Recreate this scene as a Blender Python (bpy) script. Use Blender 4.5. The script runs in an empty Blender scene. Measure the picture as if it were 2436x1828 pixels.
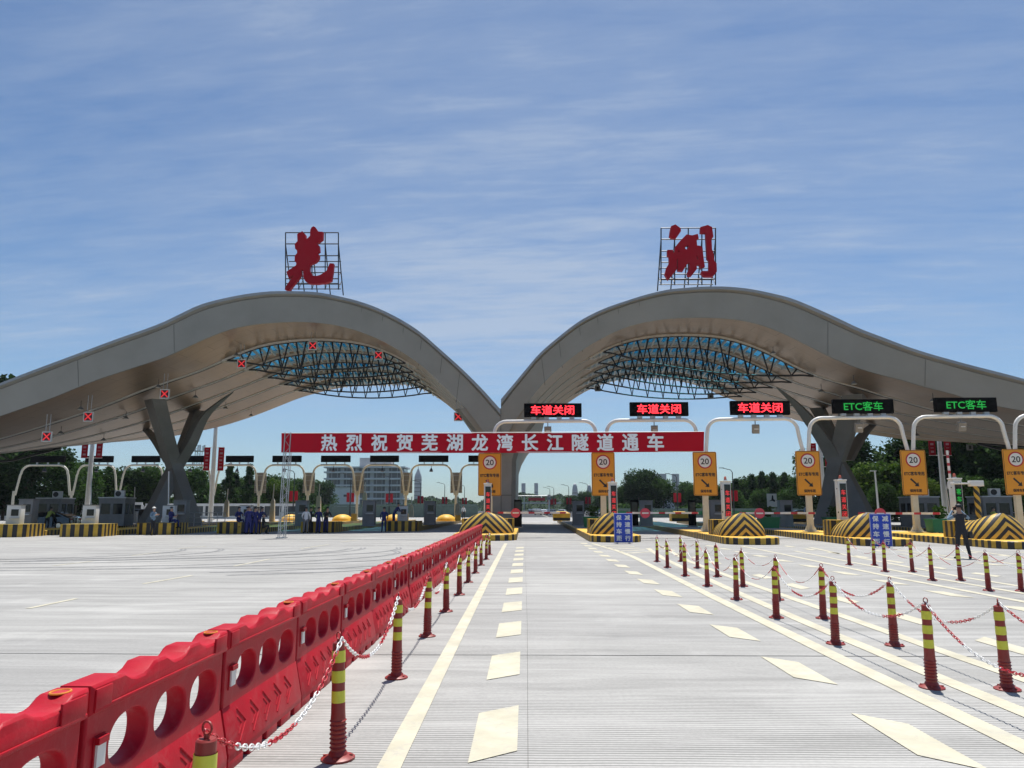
import bpy, bmesh, math, random
from mathutils import Vector, Matrix, Euler
C = bpy.context.scene.collection
SC = bpy.context.scene
random.seed(7)
rad = math.radians
# ------------------------------------------------------------------ camera, sky, sun, exposure
H = 1.7
PSI, PIT, FPX = rad(.953), rad(9.19), 1830.4
cam_d = bpy.data.cameras.new('camera'); cam = bpy.data.objects.new('camera', cam_d); C.objects.link(cam)
cam.location = (0, 0, H); cam.rotation_euler = (rad(90)+PIT, 0, PSI)
cam_d.sensor_width = 36; cam_d.lens = FPX/2436*36; cam_d.clip_start = .1; cam_d.clip_end = 9000
SC.camera = cam
SC.view_settings.view_transform = 'Standard'; SC.view_settings.look = 'None'
SC.view_settings.exposure = 0.33; SC.view_settings.gamma = 1
SUN_EL, SUN_AZ = rad(72), rad(16)
sun_d = bpy.data.lights.new('sun', 'SUN'); sun = bpy.data.objects.new('sun', sun_d); C.objects.link(sun)
sun_d.energy = 5.0; sun_d.angle = rad(.5); sun_d.color = (1, .965, .91)
sv = Vector((math.sin(SUN_AZ)*math.cos(SUN_EL), math.cos(SUN_AZ)*math.cos(SUN_EL), math.sin(SUN_EL)))
sun.rotation_euler = sv.to_track_quat('Z', 'Y').to_euler(); sun.location = (0, 0, 80)
W = bpy.data.worlds.new('World'); SC.world = W; W.use_nodes = True
wt = W.node_tree; wn = wt.nodes; wl = wt.links
for n in list(wn): wn.remove(n)
def N(tree, t, **kw):
    n = tree.nodes.new(t)
    for k, v in kw.items():
        if k == 'ins':
            for a, b in v.items(): n.inputs[a].default_value = b
        else: setattr(n, k, v)
    return n
def math_(tree, op, a, b=None, c=None, clamp=False):
    n = N(tree, 'ShaderNodeMath', operation=op, use_clamp=clamp)
    for i, v in enumerate((a, b, c)):
        if v is None: continue
        if hasattr(v, 'is_linked'): tree.links.new(v, n.inputs[i])
        else: n.inputs[i].default_value = v
    return n.outputs[0]
def ramp(tree, fac, stops):
    r = N(tree, 'ShaderNodeValToRGB'); e = r.color_ramp.elements
    while len(e) < len(stops): e.new(.5)
    for k, (p, c) in zip(e, stops): k.position = p; k.color = c if len(c) == 4 else (*c, 1)
    tree.links.new(fac, r.inputs[0]); return r.outputs[0]
def noise(tree, vec, scale, detail=4, rough=.55, dist=0):
    n = N(tree, 'ShaderNodeTexNoise', ins={'Scale': scale, 'Detail': detail, 'Roughness': rough, 'Distortion': dist})
    if vec: tree.links.new(vec, n.inputs['Vector'])
    return n.outputs['Fac']
def mixc(tree, fac, a, b, mode='MIX'):
    n = N(tree, 'ShaderNodeMix', data_type='RGBA', blend_type=mode)
    for i, v in ((0, fac), (6, a), (7, b)):
        if hasattr(v, 'is_linked'): tree.links.new(v, n.inputs[i])
        else: n.inputs[i].default_value = v if not isinstance(v, tuple) or len(v) == 4 else (*v, 1)
    return n.outputs[2]
sky = N(wt, 'ShaderNodeTexSky', sky_type='NISHITA', sun_disc=False, sun_elevation=SUN_EL, sun_rotation=SUN_AZ, altitude=0, air_density=1.0, dust_density=.35, ozone_density=3.2)
tc = N(wt, 'ShaderNodeTexCoord'); sx = N(wt, 'ShaderNodeSeparateXYZ'); wl.new(tc.outputs['Generated'], sx.inputs[0])
zz = math_(wt, 'MAXIMUM', math_(wt, 'ADD', sx.outputs[2], .10), .02)
u_, v_ = math_(wt, 'DIVIDE', sx.outputs[0], zz), math_(wt, 'DIVIDE', sx.outputs[1], zz)
def plane(ax, ay, rot, off=0):      # flat cloud layer: rotate, then stretch
    c, s = math.cos(rot), math.sin(rot)
    X = math_(wt, 'MULTIPLY', math_(wt, 'ADD', math_(wt, 'MULTIPLY', u_, c), math_(wt, 'MULTIPLY', v_, s)), ax)
    Y = math_(wt, 'MULTIPLY', math_(wt, 'SUBTRACT', math_(wt, 'MULTIPLY', v_, c), math_(wt, 'MULTIPLY', u_, s)), ay)
    cb = N(wt, 'ShaderNodeCombineXYZ'); wl.new(X, cb.inputs[0]); wl.new(Y, cb.inputs[1]); cb.inputs[2].default_value = off
    return cb.outputs[0]
fine = noise(wt, plane(3.4, 11.0, rad(-8), 5.3), 1.2, 5, .6, .3)
rip = noise(wt, plane(1.0, 5.4, rad(-5), 3.1), 1.15, 6, .62, .35)
streak = noise(wt, plane(.6, 2.2, rad(-9), 7.4), 1.0, 7, .66, .5)
mask = noise(wt, plane(.5, .75, rad(-14), 1.5), .8, 4, .5)
cl = math_(wt, 'ADD', math_(wt, 'MULTIPLY', rip, .62), math_(wt, 'MULTIPLY', streak, .30)); cl = math_(wt, 'ADD', cl, math_(wt, 'MULTIPLY', fine, .50))
az = math_(wt, 'ABSOLUTE', math_(wt, 'DIVIDE', sx.outputs[0], math_(wt, 'MAXIMUM', sx.outputs[1], .2)))   # the cirrus thins out to both sides
cl = math_(wt, 'ADD', cl, math_(wt, 'MULTIPLY', mask, .70))
cl = math_(wt, 'ADD', cl, math_(wt, 'MULTIPLY_ADD', az, -.26, .05))
cl = math_(wt, 'ADD', cl, math_(wt, 'MULTIPLY', math_(wt, 'MINIMUM', sx.outputs[2], .6), .22))
cl = ramp(wt, math_(wt, 'MULTIPLY', cl, .5), [(.42, (.10, .10, .10)), (.55, (.42, .42, .42)), (.67, (1, 1, 1))])
fade = math_(wt, 'MULTIPLY', math_(wt, 'SUBTRACT', sx.outputs[2], .02), 5.0, clamp=True)
cl = math_(wt, 'MULTIPLY', cl, math_(wt, 'MULTIPLY', fade, .66))
skyc = mixc(wt, cl, mixc(wt, 1.0, sky.outputs[0], (.75, .94, 1.09), 'MULTIPLY'), (5.3, 6.1, 7.3))
bg = N(wt, 'ShaderNodeBackground', ins={'Strength': .077}); wl.new(skyc, bg.inputs[0])
wo = N(wt, 'ShaderNodeOutputWorld'); wl.new(bg.outputs[0], wo.inputs[0])
# ------------------------------------------------------------------ picture coordinates of the survey -> places in the world
ZM = dict(A=(0, 640, 1.8131), B=(1216, 640, 1.8131), C=(0, 1220, 1.8161), E=(1218, 1220, 1.8161), D=(0, 0, .90802), F=(600, 520, 7.373), H=(1500, 520, 7.373),
          a1=(0, 1020, 4.424), a2=(450, 1020, 4.424), a3=(900, 1020, 4.424), a4=(1250, 940, 4.424), a5=(1650, 940, 4.15), a6=(1950, 920, 3.953),
          b1=(280, 900, 4.485), b2=(1820, 900, 4.485), b3=(520, 770, 4.254), b4=(1150, 1080, 7.544), b6=(1080, 940, 5.356), b7=(500, 1180, 5.53), b8=(2000, 1120, 5.073))
Fv = Vector((-math.sin(PSI)*math.cos(PIT), math.cos(PSI)*math.cos(PIT), math.sin(PIT)))
Rv = Vector((math.cos(PSI), math.sin(PSI), 0)); Uv = Rv.cross(Fv)
def ray(k, x, y):
    a, b, s = ZM[k]
    return Fv*FPX + Rv*(a+x/s-1218) - Uv*(b+y/s-914)
def PY(k, x, y, Y):
    r = ray(k, x, y); t = Y/r.y; return Vector((r.x*t, Y, H+r.z*t))
def G(k, x, y, z=0):
    r = ray(k, x, y); t = (z-H)/r.z; return Vector((r.x*t, r.y*t, z))
# ------------------------------------------------------------------ scene helpers
def thing(name, label, cat, loc=(0, 0, 0), rz=0, group=None):
    o = bpy.data.objects.new(name, None); C.objects.link(o); o.empty_display_size = .3
    o.location = loc; o.rotation_euler = (0, 0, rz)
    return tag(o, label, cat, group)
def tag(o, label=None, cat=None, group=None, kind=None):
    for k, v in (('label', label), ('category', cat), ('group', group), ('kind', kind)):
        if v: o[k] = v
    return o
def copy_tree(o, parent=None):
    c = o.copy(); C.objects.link(c)
    if parent: c.parent = parent
    for ch in list(o.children): copy_tree(ch, c)
    return c
def place(first, i, loc, rz, label, group=None):
    o = first if i == 0 else copy_tree(first)
    o.location = loc; o.rotation_euler = (0, 0, rz); o['label'] = label
    if group: o['group'] = group
    return o
ORD = ['nearest', 'second', 'third', 'fourth', 'fifth', 'sixth', 'seventh', 'eighth', 'ninth', 'tenth', 'eleventh', 'twelfth', 'thirteenth', 'fourteenth', 'fifteenth',
       'sixteenth', 'seventeenth', 'eighteenth', 'nineteenth', 'twentieth', 'twenty-first', 'twenty-second', 'twenty-third', 'twenty-fourth', 'twenty-fifth']
class MB:
    def __init__(s): s.v = []; s.f = []; s.m = []; s.uv = None
    def add(s, vs, fs, m=0):
        b = len(s.v); s.v += [tuple(v) for v in vs]
        for f in fs: s.f.append([i+b for i in f]); s.m.append(m)
        return s
    def box(s, c, d, rz=0, m=0, M=None):
        x, y, z = [k/2 for k in d]
        R = M or Matrix.Rotation(rz, 3, 'Z'); c = Vector(c)
        vs = [c + R @ Vector((sx*x, sy*y, sz*z)) for sz in (-1, 1) for sy in (-1, 1) for sx in (-1, 1)]
        return s.add(vs, [(0, 2, 3, 1), (4, 5, 7, 6), (0, 1, 5, 4), (2, 6, 7, 3), (0, 4, 6, 2), (1, 3, 7, 5)], m)
    def cyl(s, p0, p1, r0, r1=None, n=10, m=0, caps=True):
        return s.tube([p0, p1], [r0, r0 if r1 is None else r1], n, m, caps)
    def tube(s, pts, r, n=8, m=0, caps=True):
        pts = [Vector(p) for p in pts]; rs = r if isinstance(r, (list, tuple)) else [r]*len(pts)
        rings = []; up = None
        for i, p in enumerate(pts):
            t = (pts[min(i+1, len(pts)-1)]-pts[max(i-1, 0)]).normalized()
            if up is None: up = t.orthogonal().normalized()
            up = (up - t*up.dot(t)).normalized(); w = t.cross(up)
            rings.append([p + (up*math.cos(a)+w*math.sin(a))*rs[i] for a in [2*math.pi*k/n for k in range(n)]])
        return s.loft(rings, m, caps)
    def loft(s, rings, m=0, caps=True, closed=True):
        b = len(s.v); n = len(rings[0])
        for r in rings: s.v += [tuple(p) for p in r]
        for i in range(len(rings)-1):
            for k in range(n if closed else n-1):
                k2 = (k+1) % n
                s.f.append([b+i*n+k, b+i*n+k2, b+(i+1)*n+k2, b+(i+1)*n+k]); s.m.append(m)
        if caps and closed:
            s.f.append([b+k for k in range(n)][::-1]); s.m.append(m)
            s.f.append([b+(len(rings)-1)*n+k for k in range(n)]); s.m.append(m)
        return s
    def prism(s, poly, d, M=None, m=0):        # polygon in XZ, thickness d along Y (from -d/2 to d/2)
        n = len(poly); M = M or Matrix.Identity(4)
        vs = [M @ Vector((x, y, z)) for y in (-d/2, d/2) for x, z in poly]
        fs = [tuple(range(n)), tuple(range(2*n-1, n-1, -1))] + [(k, k+n, (k+1) % n+n, (k+1) % n) for k in range(n)]
        return s.add(vs, fs, m)
    def disc(s, c, r, d, n=28, m=0, r_in=0):   # flat disc (or ring) facing -Y
        c = Vector(c)
        o = [(r*math.cos(2*math.pi*k/n), r*math.sin(2*math.pi*k/n)) for k in range(n)]
        if not r_in: return s.prism(o, d, Matrix.Translation(c), m)
        rings = []
        for (rr, y) in ((r, -d/2), (r_in, -d/2), (r_in, d/2), (r, d/2), (r, -d/2)):
            rings.append([c+Vector((rr*math.cos(2*math.pi*k/n), y, rr*math.sin(2*math.pi*k/n))) for k in range(n)])
        return s.loft(rings, m, False)
    def mesh(s, me, M, m=0):
        return s.add([M @ v.co for v in me.vertices], [tuple(p.vertices) for p in me.polygons], m)
    def build(s, name, mats, parent=None, smooth=None, bevel=0, recalc=True):
        me = bpy.data.meshes.new(name); me.from_pydata(s.v, [], s.f); 
        mats = mats if isinstance(mats, (list, tuple)) else [mats]
        for k in mats: me.materials.append(k)
        me.polygons.foreach_set('material_index', s.m)
        if s.uv:
            l = me.uv_layers.new(name='UVMap')
            for p in me.polygons:
                for li in p.loop_indices: l.data[li].uv = s.uv[me.loops[li].vertex_index]
        if recalc:
            bm = bmesh.new(); bm.from_mesh(me); bmesh.ops.recalc_face_normals(bm, faces=bm.faces); bm.to_mesh(me); bm.free()
        if smooth is not None:
            me.polygons.foreach_set('use_smooth', [True]*len(me.polygons)); me.set_sharp_from_angle(angle=rad(smooth))
        me.update()
        o = bpy.data.objects.new(name, me); C.objects.link(o)
        if bevel:
            md = o.modifiers.new('bevel', 'BEVEL'); md.width = bevel; md.segments = 2; md.limit_method = 'ANGLE'; md.angle_limit = rad(40)
            dg = bpy.context.evaluated_depsgraph_get(); m2 = bpy.data.meshes.new_from_object(o.evaluated_get(dg))
            o.modifiers.clear(); o.data = m2; m2.name = name
            m2.polygons.foreach_set('use_smooth', [True]*len(m2.polygons)); m2.set_sharp_from_angle(angle=rad(50))
        if parent: o.parent = parent
        return o
_tx = {}
def text_mesh(body, bold=.012, ext=.0):
    k = (body, bold, ext)
    if k not in _tx:
        cu = bpy.data.curves.new('lettering', 'FONT'); cu.body = body; cu.offset = bold; cu.extrude = ext; cu.resolution_u = 3
        o = bpy.data.objects.new('lettering', cu); C.objects.link(o)
        dg = bpy.context.evaluated_depsgraph_get(); me = bpy.data.meshes.new_from_object(o.evaluated_get(dg))
        bpy.data.objects.remove(o); bpy.data.curves.remove(cu)
        xs = [v.co.x for v in me.vertices]; ys = [v.co.y for v in me.vertices]
        _tx[k] = (me, (min(xs), max(xs), min(ys), max(ys)))
    return _tx[k]
def put_text(mb, body, c, h, w=None, m=0, bold=.012, ext=.004, R=None):
    """flat lettering, centred on c, facing -Y, h high (and w wide)"""
    me, (x0, x1, y0, y1) = text_mesh(body, 0, 0)
    b = bold*h; h = h-2*b; sz = h/(y1-y0); sxx = ((w-2*b)/(x1-x0)) if w else sz
    for i, (dx, dz) in enumerate([(0, 0)] if not bold else [(0, 0), (-b, 0), (b, 0), (0, b), (0, -b), (-b*.7, -b*.7), (b*.7, b*.7), (-b*.7, b*.7), (b*.7, -b*.7)]):   # heavier strokes: layered copies, each a hair in front of the last
        M = Matrix.Translation(Vector(c)+Vector((dx, -.0006*i, dz))) @ Matrix(((sxx, 0, 0, -sxx*(x0+x1)/2), (0, 0, -1, 0), (0, sz, 0, -sz*(y0+y1)/2), (0, 0, 0, 1)))
        mb.mesh(me, M, m)
    return mb
# ------------------------------------------------------------------ materials
def mat(name, col, rough=.6, metal=0, var=.12, vscale=3, bump=0, bscale=20, emit=None, estr=0, coat=0, spec=.5):
    m = bpy.data.materials.new(name); m.use_nodes = True; t = m.node_tree; b = t.nodes['Principled BSDF']
    b.inputs['Roughness'].default_value = rough; b.inputs['Metallic'].default_value = metal
    b.inputs['Specular IOR Level'].default_value = spec
    if coat: b.inputs['Coat Weight'].default_value = coat
    if var:
        tcn = N(t, 'ShaderNodeTexCoord'); f = noise(t, tcn.outputs['Object'], vscale, 5, .6)
        lo = tuple(c*(1-var) for c in col); hi = tuple(min(1, c*(1+var)) for c in col)
        t.links.new(ramp(t, f, [(.3, lo), (.7, hi)]), b.inputs['Base Color'])
        rr = N(t, 'ShaderNodeMapRange', ins={'To Min': max(.05, rough-.08), 'To Max': min(1, rough+.1)}); t.links.new(f, rr.inputs[0]); t.links.new(rr.outputs[0], b.inputs['Roughness'])
    else: b.inputs['Base Color'].default_value = (*col, 1)
    if bump:
        tcn = N(t, 'ShaderNodeTexCoord'); f = noise(t, tcn.outputs['Object'], bscale, 4)
        bn = N(t, 'ShaderNodeBump', ins={'Strength': bump, 'Distance': .02}); t.links.new(f, bn.inputs['Height']); t.links.new(bn.outputs[0], b.inputs['Normal'])
    if emit: b.inputs['Emission Color'].default_value = (*emit, 1); b.inputs['Emission Strength'].default_value = estr
    return m
def stripes(name, a, b_, per, mode='uv', ang=0.0, duty=.5, dirt=.2):
    """painted warning stripes: along the U of the mesh, with slope ang in V; mode 'chev' mirrors them at u = 0"""
    m = bpy.data.materials.new(name); m.use_nodes = True; t = m.node_tree; p = t.nodes['Principled BSDF']; p.inputs['Roughness'].default_value = .5
    uv = N(t, 'ShaderNodeUVMap'); s = N(t, 'ShaderNodeSeparateXYZ'); t.links.new(uv.outputs[0], s.inputs[0])
    tcn = N(t, 'ShaderNodeTexCoord'); nz = noise(t, tcn.outputs['Object'], 6, 4)
    u = math_(t, 'ABSOLUTE', s.outputs[0]) if mode == 'chev' else s.outputs[0]
    w = math_(t, 'ADD', math_(t, 'MULTIPLY', u, 1.0), math_(t, 'MULTIPLY', s.outputs[1], ang))
    w = math_(t, 'ADD', w, math_(t, 'MULTIPLY', nz, .03))
    f = math_(t, 'LESS_THAN', math_(t, 'FRACT', math_(t, 'DIVIDE', math_(t, 'ADD', w, 50*per), per)), duty)
    c = mixc(t, f, a, b_)
    d = ramp(t, noise(t, tcn.outputs['Object'], 2.2, 6, .7), [(.35, (1-dirt*1.6,)*3), (.65, (1, 1, 1))])
    t.links.new(mixc(t, 1.0, c, d, 'MULTIPLY'), p.inputs['Base Color'])
    return m
M = {}
M['white'] = mat('white_paint', (.72, .71, .67), .4, var=.06)
M['cream'] = mat('cream_paint', (.62, .58, .46), .45, var=.08)
M['fascia'] = mat('grey_aluminium', (.245, .245, .232), .42, .25, .10, .35)
M['rim'] = mat('rim_aluminium', (.36, .355, .335), .4, .3, .08, .5)
M['xcol'] = mat('column_cladding', (.20, .195, .18), .5, .1, .12, .6)
M['colpan'] = mat('column_panel', (.24, .225, .20), .45, .1, .12, .8)
M['dark'] = mat('dark_steel', (.014, .015, .018), .45, .1, .2)
M['black'] = mat('black_housing', (.004, .004, .0045), .85, 0, .2, spec=.1)
M['glassdark'] = mat('dark_glass', (.012, .015, .018), .08, 0, 0)
M['grey'] = mat('grey_cabinet', (.20, .20, .195), .6, 0, .16, 1.5)
M['steel'] = mat('galvanised_steel', (.42, .43, .44), .4, .5, .12)
M['redpaint'] = mat('red_paint', (.45, .012, .02), .4, 0, .1)
M['signred'] = mat('sign_red', (.36, .004, .014), .55, 0, .06, spec=.2)
M['banner'] = mat('banner_cloth', (.46, .008, .022), .75, 0, .05, 1.5, spec=.1)
M['bannertext'] = mat('banner_lettering', (.86, .86, .88), .6, 0, 0)
M['yellow'] = mat('sign_yellow', (.72, .30, .012), .45, 0, .06, 2)
M['paintyellow'] = mat('yellow_curb_paint', (.72, .42, .04), .55, 0, .18, 1.5)
M['ink'] = mat('black_ink', (.015, .012, .01), .5, 0, 0)
M['blue'] = mat('sign_blue', (.016, .055, .42), .4, 0, .05)
M['ledred'] = mat('led_red', (.3, .01, .01), .5, 0, 0, emit=(1, .03, .045), estr=2.1)
M['ledgreen'] = mat('led_green', (.01, .2, .03), .5, 0, 0, emit=(.02, .8, .10), estr=.30)
M['leddim'] = mat('led_red_dim', (.3, .02, .02), .5, 0, 0, emit=(1, .04, .05), estr=.5)
M['barrier'] = mat('red_plastic', (.42, .006, .018), .5, 0, .16, 2.5, bump=.08, bscale=60, spec=.22)
def weathered(m, dust, amt, zlo):
    # dusty scuffs: patches of their own shape, heavier low down where splashes reach
    t = m.node_tree; b = t.nodes['Principled BSDF']; src = b.inputs['Base Color'].links[0].from_socket
    tcn = N(t, 'ShaderNodeTexCoord'); s = N(t, 'ShaderNodeSeparateXYZ'); t.links.new(tcn.outputs['Object'], s.inputs[0])
    gi = N(t, 'ShaderNodeObjectInfo'); ad = N(t, 'ShaderNodeVectorMath', operation='ADD'); t.links.new(tcn.outputs['Object'], ad.inputs[0])
    cb_ = N(t, 'ShaderNodeCombineXYZ'); t.links.new(math_(t, 'MULTIPLY', gi.outputs['Random'], 37), cb_.inputs[0]); t.links.new(cb_.outputs[0], ad.inputs[1])
    f = ramp(t, noise(t, ad.outputs[0], 7, 8, .72, .6), [(.50, (0, 0, 0)), (.74, (1, 1, 1))])
    low = N(t, 'ShaderNodeMapRange', ins={'From Min': 0, 'From Max': zlo, 'To Min': 1.0, 'To Max': .35}); t.links.new(s.outputs[2], low.inputs[0])
    t.links.new(mixc(t, math_(t, 'MULTIPLY', math_(t, 'MULTIPLY', f, low.outputs[0]), amt), src, dust), b.inputs['Base Color'])
weathered(M['barrier'], (.40, .16, .15), .55, .5)
M['bollard'] = mat('bollard_rubber', (.25, .022, .016), .45, 0, .12, 5)
M['reflyel'] = mat('reflective_yellow', (.62, .60, .05), .4, 0, .08, 20)
M['chainred'] = mat('red_plastic_chain', (.48, .015, .025), .4, 0, .06)
M['chainwhite'] = mat('white_plastic_chain', (.80, .79, .76), .4, 0, .04)
M['greenbox'] = mat('green_box', (.015, .17, .06), .5, 0, .1)
M['stripe'] = stripes('yellow_black_curb', (.60, .36, .03), (.016, .014, .014), .52)
M['chev'] = stripes('yellow_black_chevron', (.68, .43, .06), (.022, .02, .022), .40, 'chev', 1.05)
M['armstripe'] = stripes('red_white_arm', (.8, .79, .77), (.5, .03, .05), 1.0, duty=.38)
M['skin'] = mat('skin', (.42, .24, .16), .6, 0, .05)
M['hair'] = mat('black_hair', (.012, .010, .010), .6, 0, .1)
M['navy'] = mat('navy_uniform', (.012, .018, .12), .8, 0, .15, 8)
M['darkcloth'] = mat('dark_cloth', (.02, .021, .026), .85, 0, .15, 8)
M['greycloth'] = mat('grey_cloth', (.17, .17, .18), .85, 0, .15, 8)
M['whitecloth'] = mat('white_cloth', (.70, .70, .70), .85, 0, .06, 8)
M['bluecloth'] = mat('pale_blue_shirt', (.17, .25, .33), .85, 0, .1, 8)
M['hivis'] = mat('yellow_green_vest', (.45, .52, .12), .8, 0, .1, 8)
M['bark'] = mat('bark', (.09, .07, .05), .9, 0, .3, 4)
M['markpaint'] = mat('road_paint', (.52, .485, .37), .75, 0, .16, 2.5, bump=.15, bscale=40, spec=.2)
weathered(M['bollard'], (.26, .17, .13), .6, .35)
t_ = M['markpaint'].node_tree; b_ = t_.nodes['Principled BSDF']; src_ = b_.inputs['Base Color'].links[0].from_socket; tc_ = N(t_, 'ShaderNodeTexCoord')   # worn paint: the concrete shows through
w_ = ramp(t_, noise(t_, tc_.outputs['Object'], 5, 9, .78, .8), [(.50, (0, 0, 0)), (.66, (1, 1, 1))]); t_.links.new(mixc(t_, math_(t_, 'MULTIPLY', w_, .6), src_, (.38, .37, .34)), b_.inputs['Base Color'])
M['tyre'] = mat('tyre_rubber', (.012, .012, .012), .8, 0, .1)
M['carblack'] = mat('black_car_paint', (.006, .007, .008), .12, 0, 0, coat=1)
M['carwhite'] = mat('white_car_paint', (.72, .73, .74), .2, 0, 0, coat=1)
M['cargrey'] = mat('grey_car_paint', (.10, .105, .11), .2, 0, 0, coat=1)
M['chrome'] = mat('chrome', (.6, .6, .6), .15, 1, 0)
M['bldg'] = mat('pale_wall', (.42, .43, .44), .8, 0, .1, .3)
M['bldgw'] = mat('white_wall', (.55, .57, .60), .8, 0, .1, .3)
M['bldgglass'] = mat('window_band', (.045, .055, .068), .15, 0, .2, .4)
M['tower'] = mat('tower_cladding', (.20, .23, .27), .5, 0, .12, .05)
M['whitepanel'] = mat('white_panel', (.62, .62, .60), .6, 0, .1, 1)
M['board'] = mat('grey_board_back', (.25, .23, .20), .6, 0, .12, 2)
M['tactile'] = mat('pale_green_rail', (.10, .15, .13), .5, 0, .15)
def leafmat(name, col):
    m = bpy.data.materials.new(name); m.use_nodes = True; t = m.node_tree; b = t.nodes['Principled BSDF']
    b.inputs['Roughness'].default_value = .8; b.inputs['Specular IOR Level'].default_value = .08
    gi = N(t, 'ShaderNodeObjectInfo'); geo = N(t, 'ShaderNodeNewGeometry')
    f = math_(t, 'ADD', math_(t, 'MULTIPLY', geo.outputs['Random Per Island'], .7), math_(t, 'MULTIPLY', gi.outputs['Random'], .3))
    t.links.new(ramp(t, f, [(0, tuple(c*.45 for c in col)), (.5, col), (1, tuple(c*1.6 for c in col))]), b.inputs['Base Color'])
    tr = N(t, 'ShaderNodeBsdfTranslucent'); tr.inputs[0].default_value = (col[0]*1.2, col[1]*1.5, col[2]*.6, 1)
    mx = N(t, 'ShaderNodeMixShader', ins={0: .22}); t.links.new(b.outputs[0], mx.inputs[1]); t.links.new(tr.outputs[0], mx.inputs[2])
    t.links.new(mx.outputs[0], t.nodes['Material Output'].inputs[0]); return m
M['leafdark'] = leafmat('dark_leaves', (.022, .045, .018)); M['leafmid'] = leafmat('green_leaves', (.045, .085, .022)); M['leaflight'] = leafmat('light_leaves', (.085, .125, .028))
# ------------------------------------------------------------------ ground
def ground_mat(name, col, groove):
    m = bpy.data.materials.new(name); m.use_nodes = True; t = m.node_tree; b = t.nodes['Principled BSDF']; b.inputs['Roughness'].default_value = .85; b.inputs['Specular IOR Level'].default_value = .25
    tcn = N(t, 'ShaderNodeTexCoord'); P = tcn.outputs['Object']
    mp = N(t, 'ShaderNodeMapping', ins={'Scale': (.20, 1.5, 1)}); t.links.new(P, mp.inputs[0])
    f1 = noise(t, mp.outputs[0], 1.0, 9, .72, .9)                      # broom streaks across the lanes
    f2 = noise(t, P, .09, 5, .6)                                       # big blotches
    f3 = noise(t, P, 26, 3, .6)                                        # grain
    c = ramp(t, f1, [(.30, tuple(k*.75 for k in col)), (.48, col), (.70, tuple(min(1, k*1.22) for k in col))])
    c = mixc(t, 1.0, c, ramp(t, f2, [(.35, (.86, .86, .86)), (.65, (1.06, 1.06, 1.05))]), 'MULTIPLY')
    c = mixc(t, .6, c, ramp(t, f3, [(.3, (.82, .82, .82)), (.7, (1.1, 1.1, 1.1))]), 'MULTIPLY')
    br = N(t, 'ShaderNodeTexBrick', ins={'Scale': 1.0, 'Mortar Size': .0, 'Brick Width': 4.4, 'Row Height': 5.2, 'Color1': (1, 1, 1, 1), 'Color2': (.89, .89, .90, 1)}); br.offset = .0; t.links.new(P, br.inputs['Vector'])
    c = mixc(t, 1.0, c, br.outputs[0], 'MULTIPLY')                     # slabs poured on different days
    st = ramp(t, noise(t, P, 1.7, 8, .75, 1.2), [(.60, (0, 0, 0)), (.72, (1, 1, 1))]); c = mixc(t, math_(t, 'MULTIPLY', st, .30), c, tuple(k*.55 for k in col))      # drips and scuffs
    pt = ramp(t, noise(t, P, .45, 7, .7, .8), [(.52, (0, 0, 0)), (.66, (1, 1, 1))]); c = mixc(t, math_(t, 'MULTIPLY', pt, .38), c, tuple(min(1, k*1.32) for k in col))  # chalky cement patches
    h = f3
    if groove:
        sp = N(t, 'ShaderNodeSeparateXYZ'); t.links.new(P, sp.inputs[0])
        wob = math_(t, 'MULTIPLY', noise(t, P, .7, 2), .05)
        mp2 = N(t, 'ShaderNodeMapping', ins={'Scale': (.25, 2.2, 1)}); t.links.new(P, mp2.inputs[0])
        ph = math_(t, 'MULTIPLY', math_(t, 'ADD', sp.outputs[1], wob), 2*math.pi/.052)
        w = math_(t, 'SINE', ph)
        on = ramp(t, noise(t, mp2.outputs[0], 1.0, 4, .6), [(.30, (.25, .25, .25)), (.55, (1, 1, 1))])
        g = math_(t, 'MULTIPLY', math_(t, 'GREATER_THAN', w, .30), on)
        c = mixc(t, math_(t, 'MULTIPLY', g, .78), c, tuple(k*.36 for k in col))
        # chalky bands, tyre marks
        mp3 = N(t, 'ShaderNodeMapping', ins={'Scale': (.05, .9, 1)}); t.links.new(P, mp3.inputs[0])
        band = ramp(t, noise(t, mp3.outputs[0], 1.6, 5, .7), [(.56, (0, 0, 0)), (.66, (1, 1, 1))])
        c = mixc(t, math_(t, 'MULTIPLY', band, .35), c, tuple(min(1, k*1.3) for k in col))
        h = math_(t, 'SUBTRACT', math_(t, 'MULTIPLY', f3, .3), g)
    t.links.new(c, b.inputs['Base Color'])
    bn = N(t, 'ShaderNodeBump', ins={'Strength': .25, 'Distance': .006}); t.links.new(h, bn.inputs['Height']); t.links.new(bn.outputs[0], b.inputs['Normal'])
    return m
M['concrete'] = ground_mat('grooved_concrete', (.405, .397, .376), True)
M['concrete2'] = ground_mat('plain_concrete', (.36, .355, .34), False)
M['asphalt'] = ground_mat('asphalt', (.052, .053, .056), False)
M['soil'] = ground_mat('grass_ground', (.055, .075, .03), False)
def sheet(name, x0, x1, y0, y1, z, m):
    mb = MB(); mb.add([(x0, y0, z), (x1, y0, z), (x1, y1, z), (x0, y1, z)], [(0, 1, 2, 3)])
    return tag(mb.build(name, m, recalc=False), kind='structure')
sheet('ground', -4000, 4000, -300, 6000, -.02, M['soil'])
sheet('toll_plaza', -95, 75, -40, 152, 0, M['concrete'])
sheet('far_road', -34, 60, 152, 1500, .004, M['asphalt'])
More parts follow.
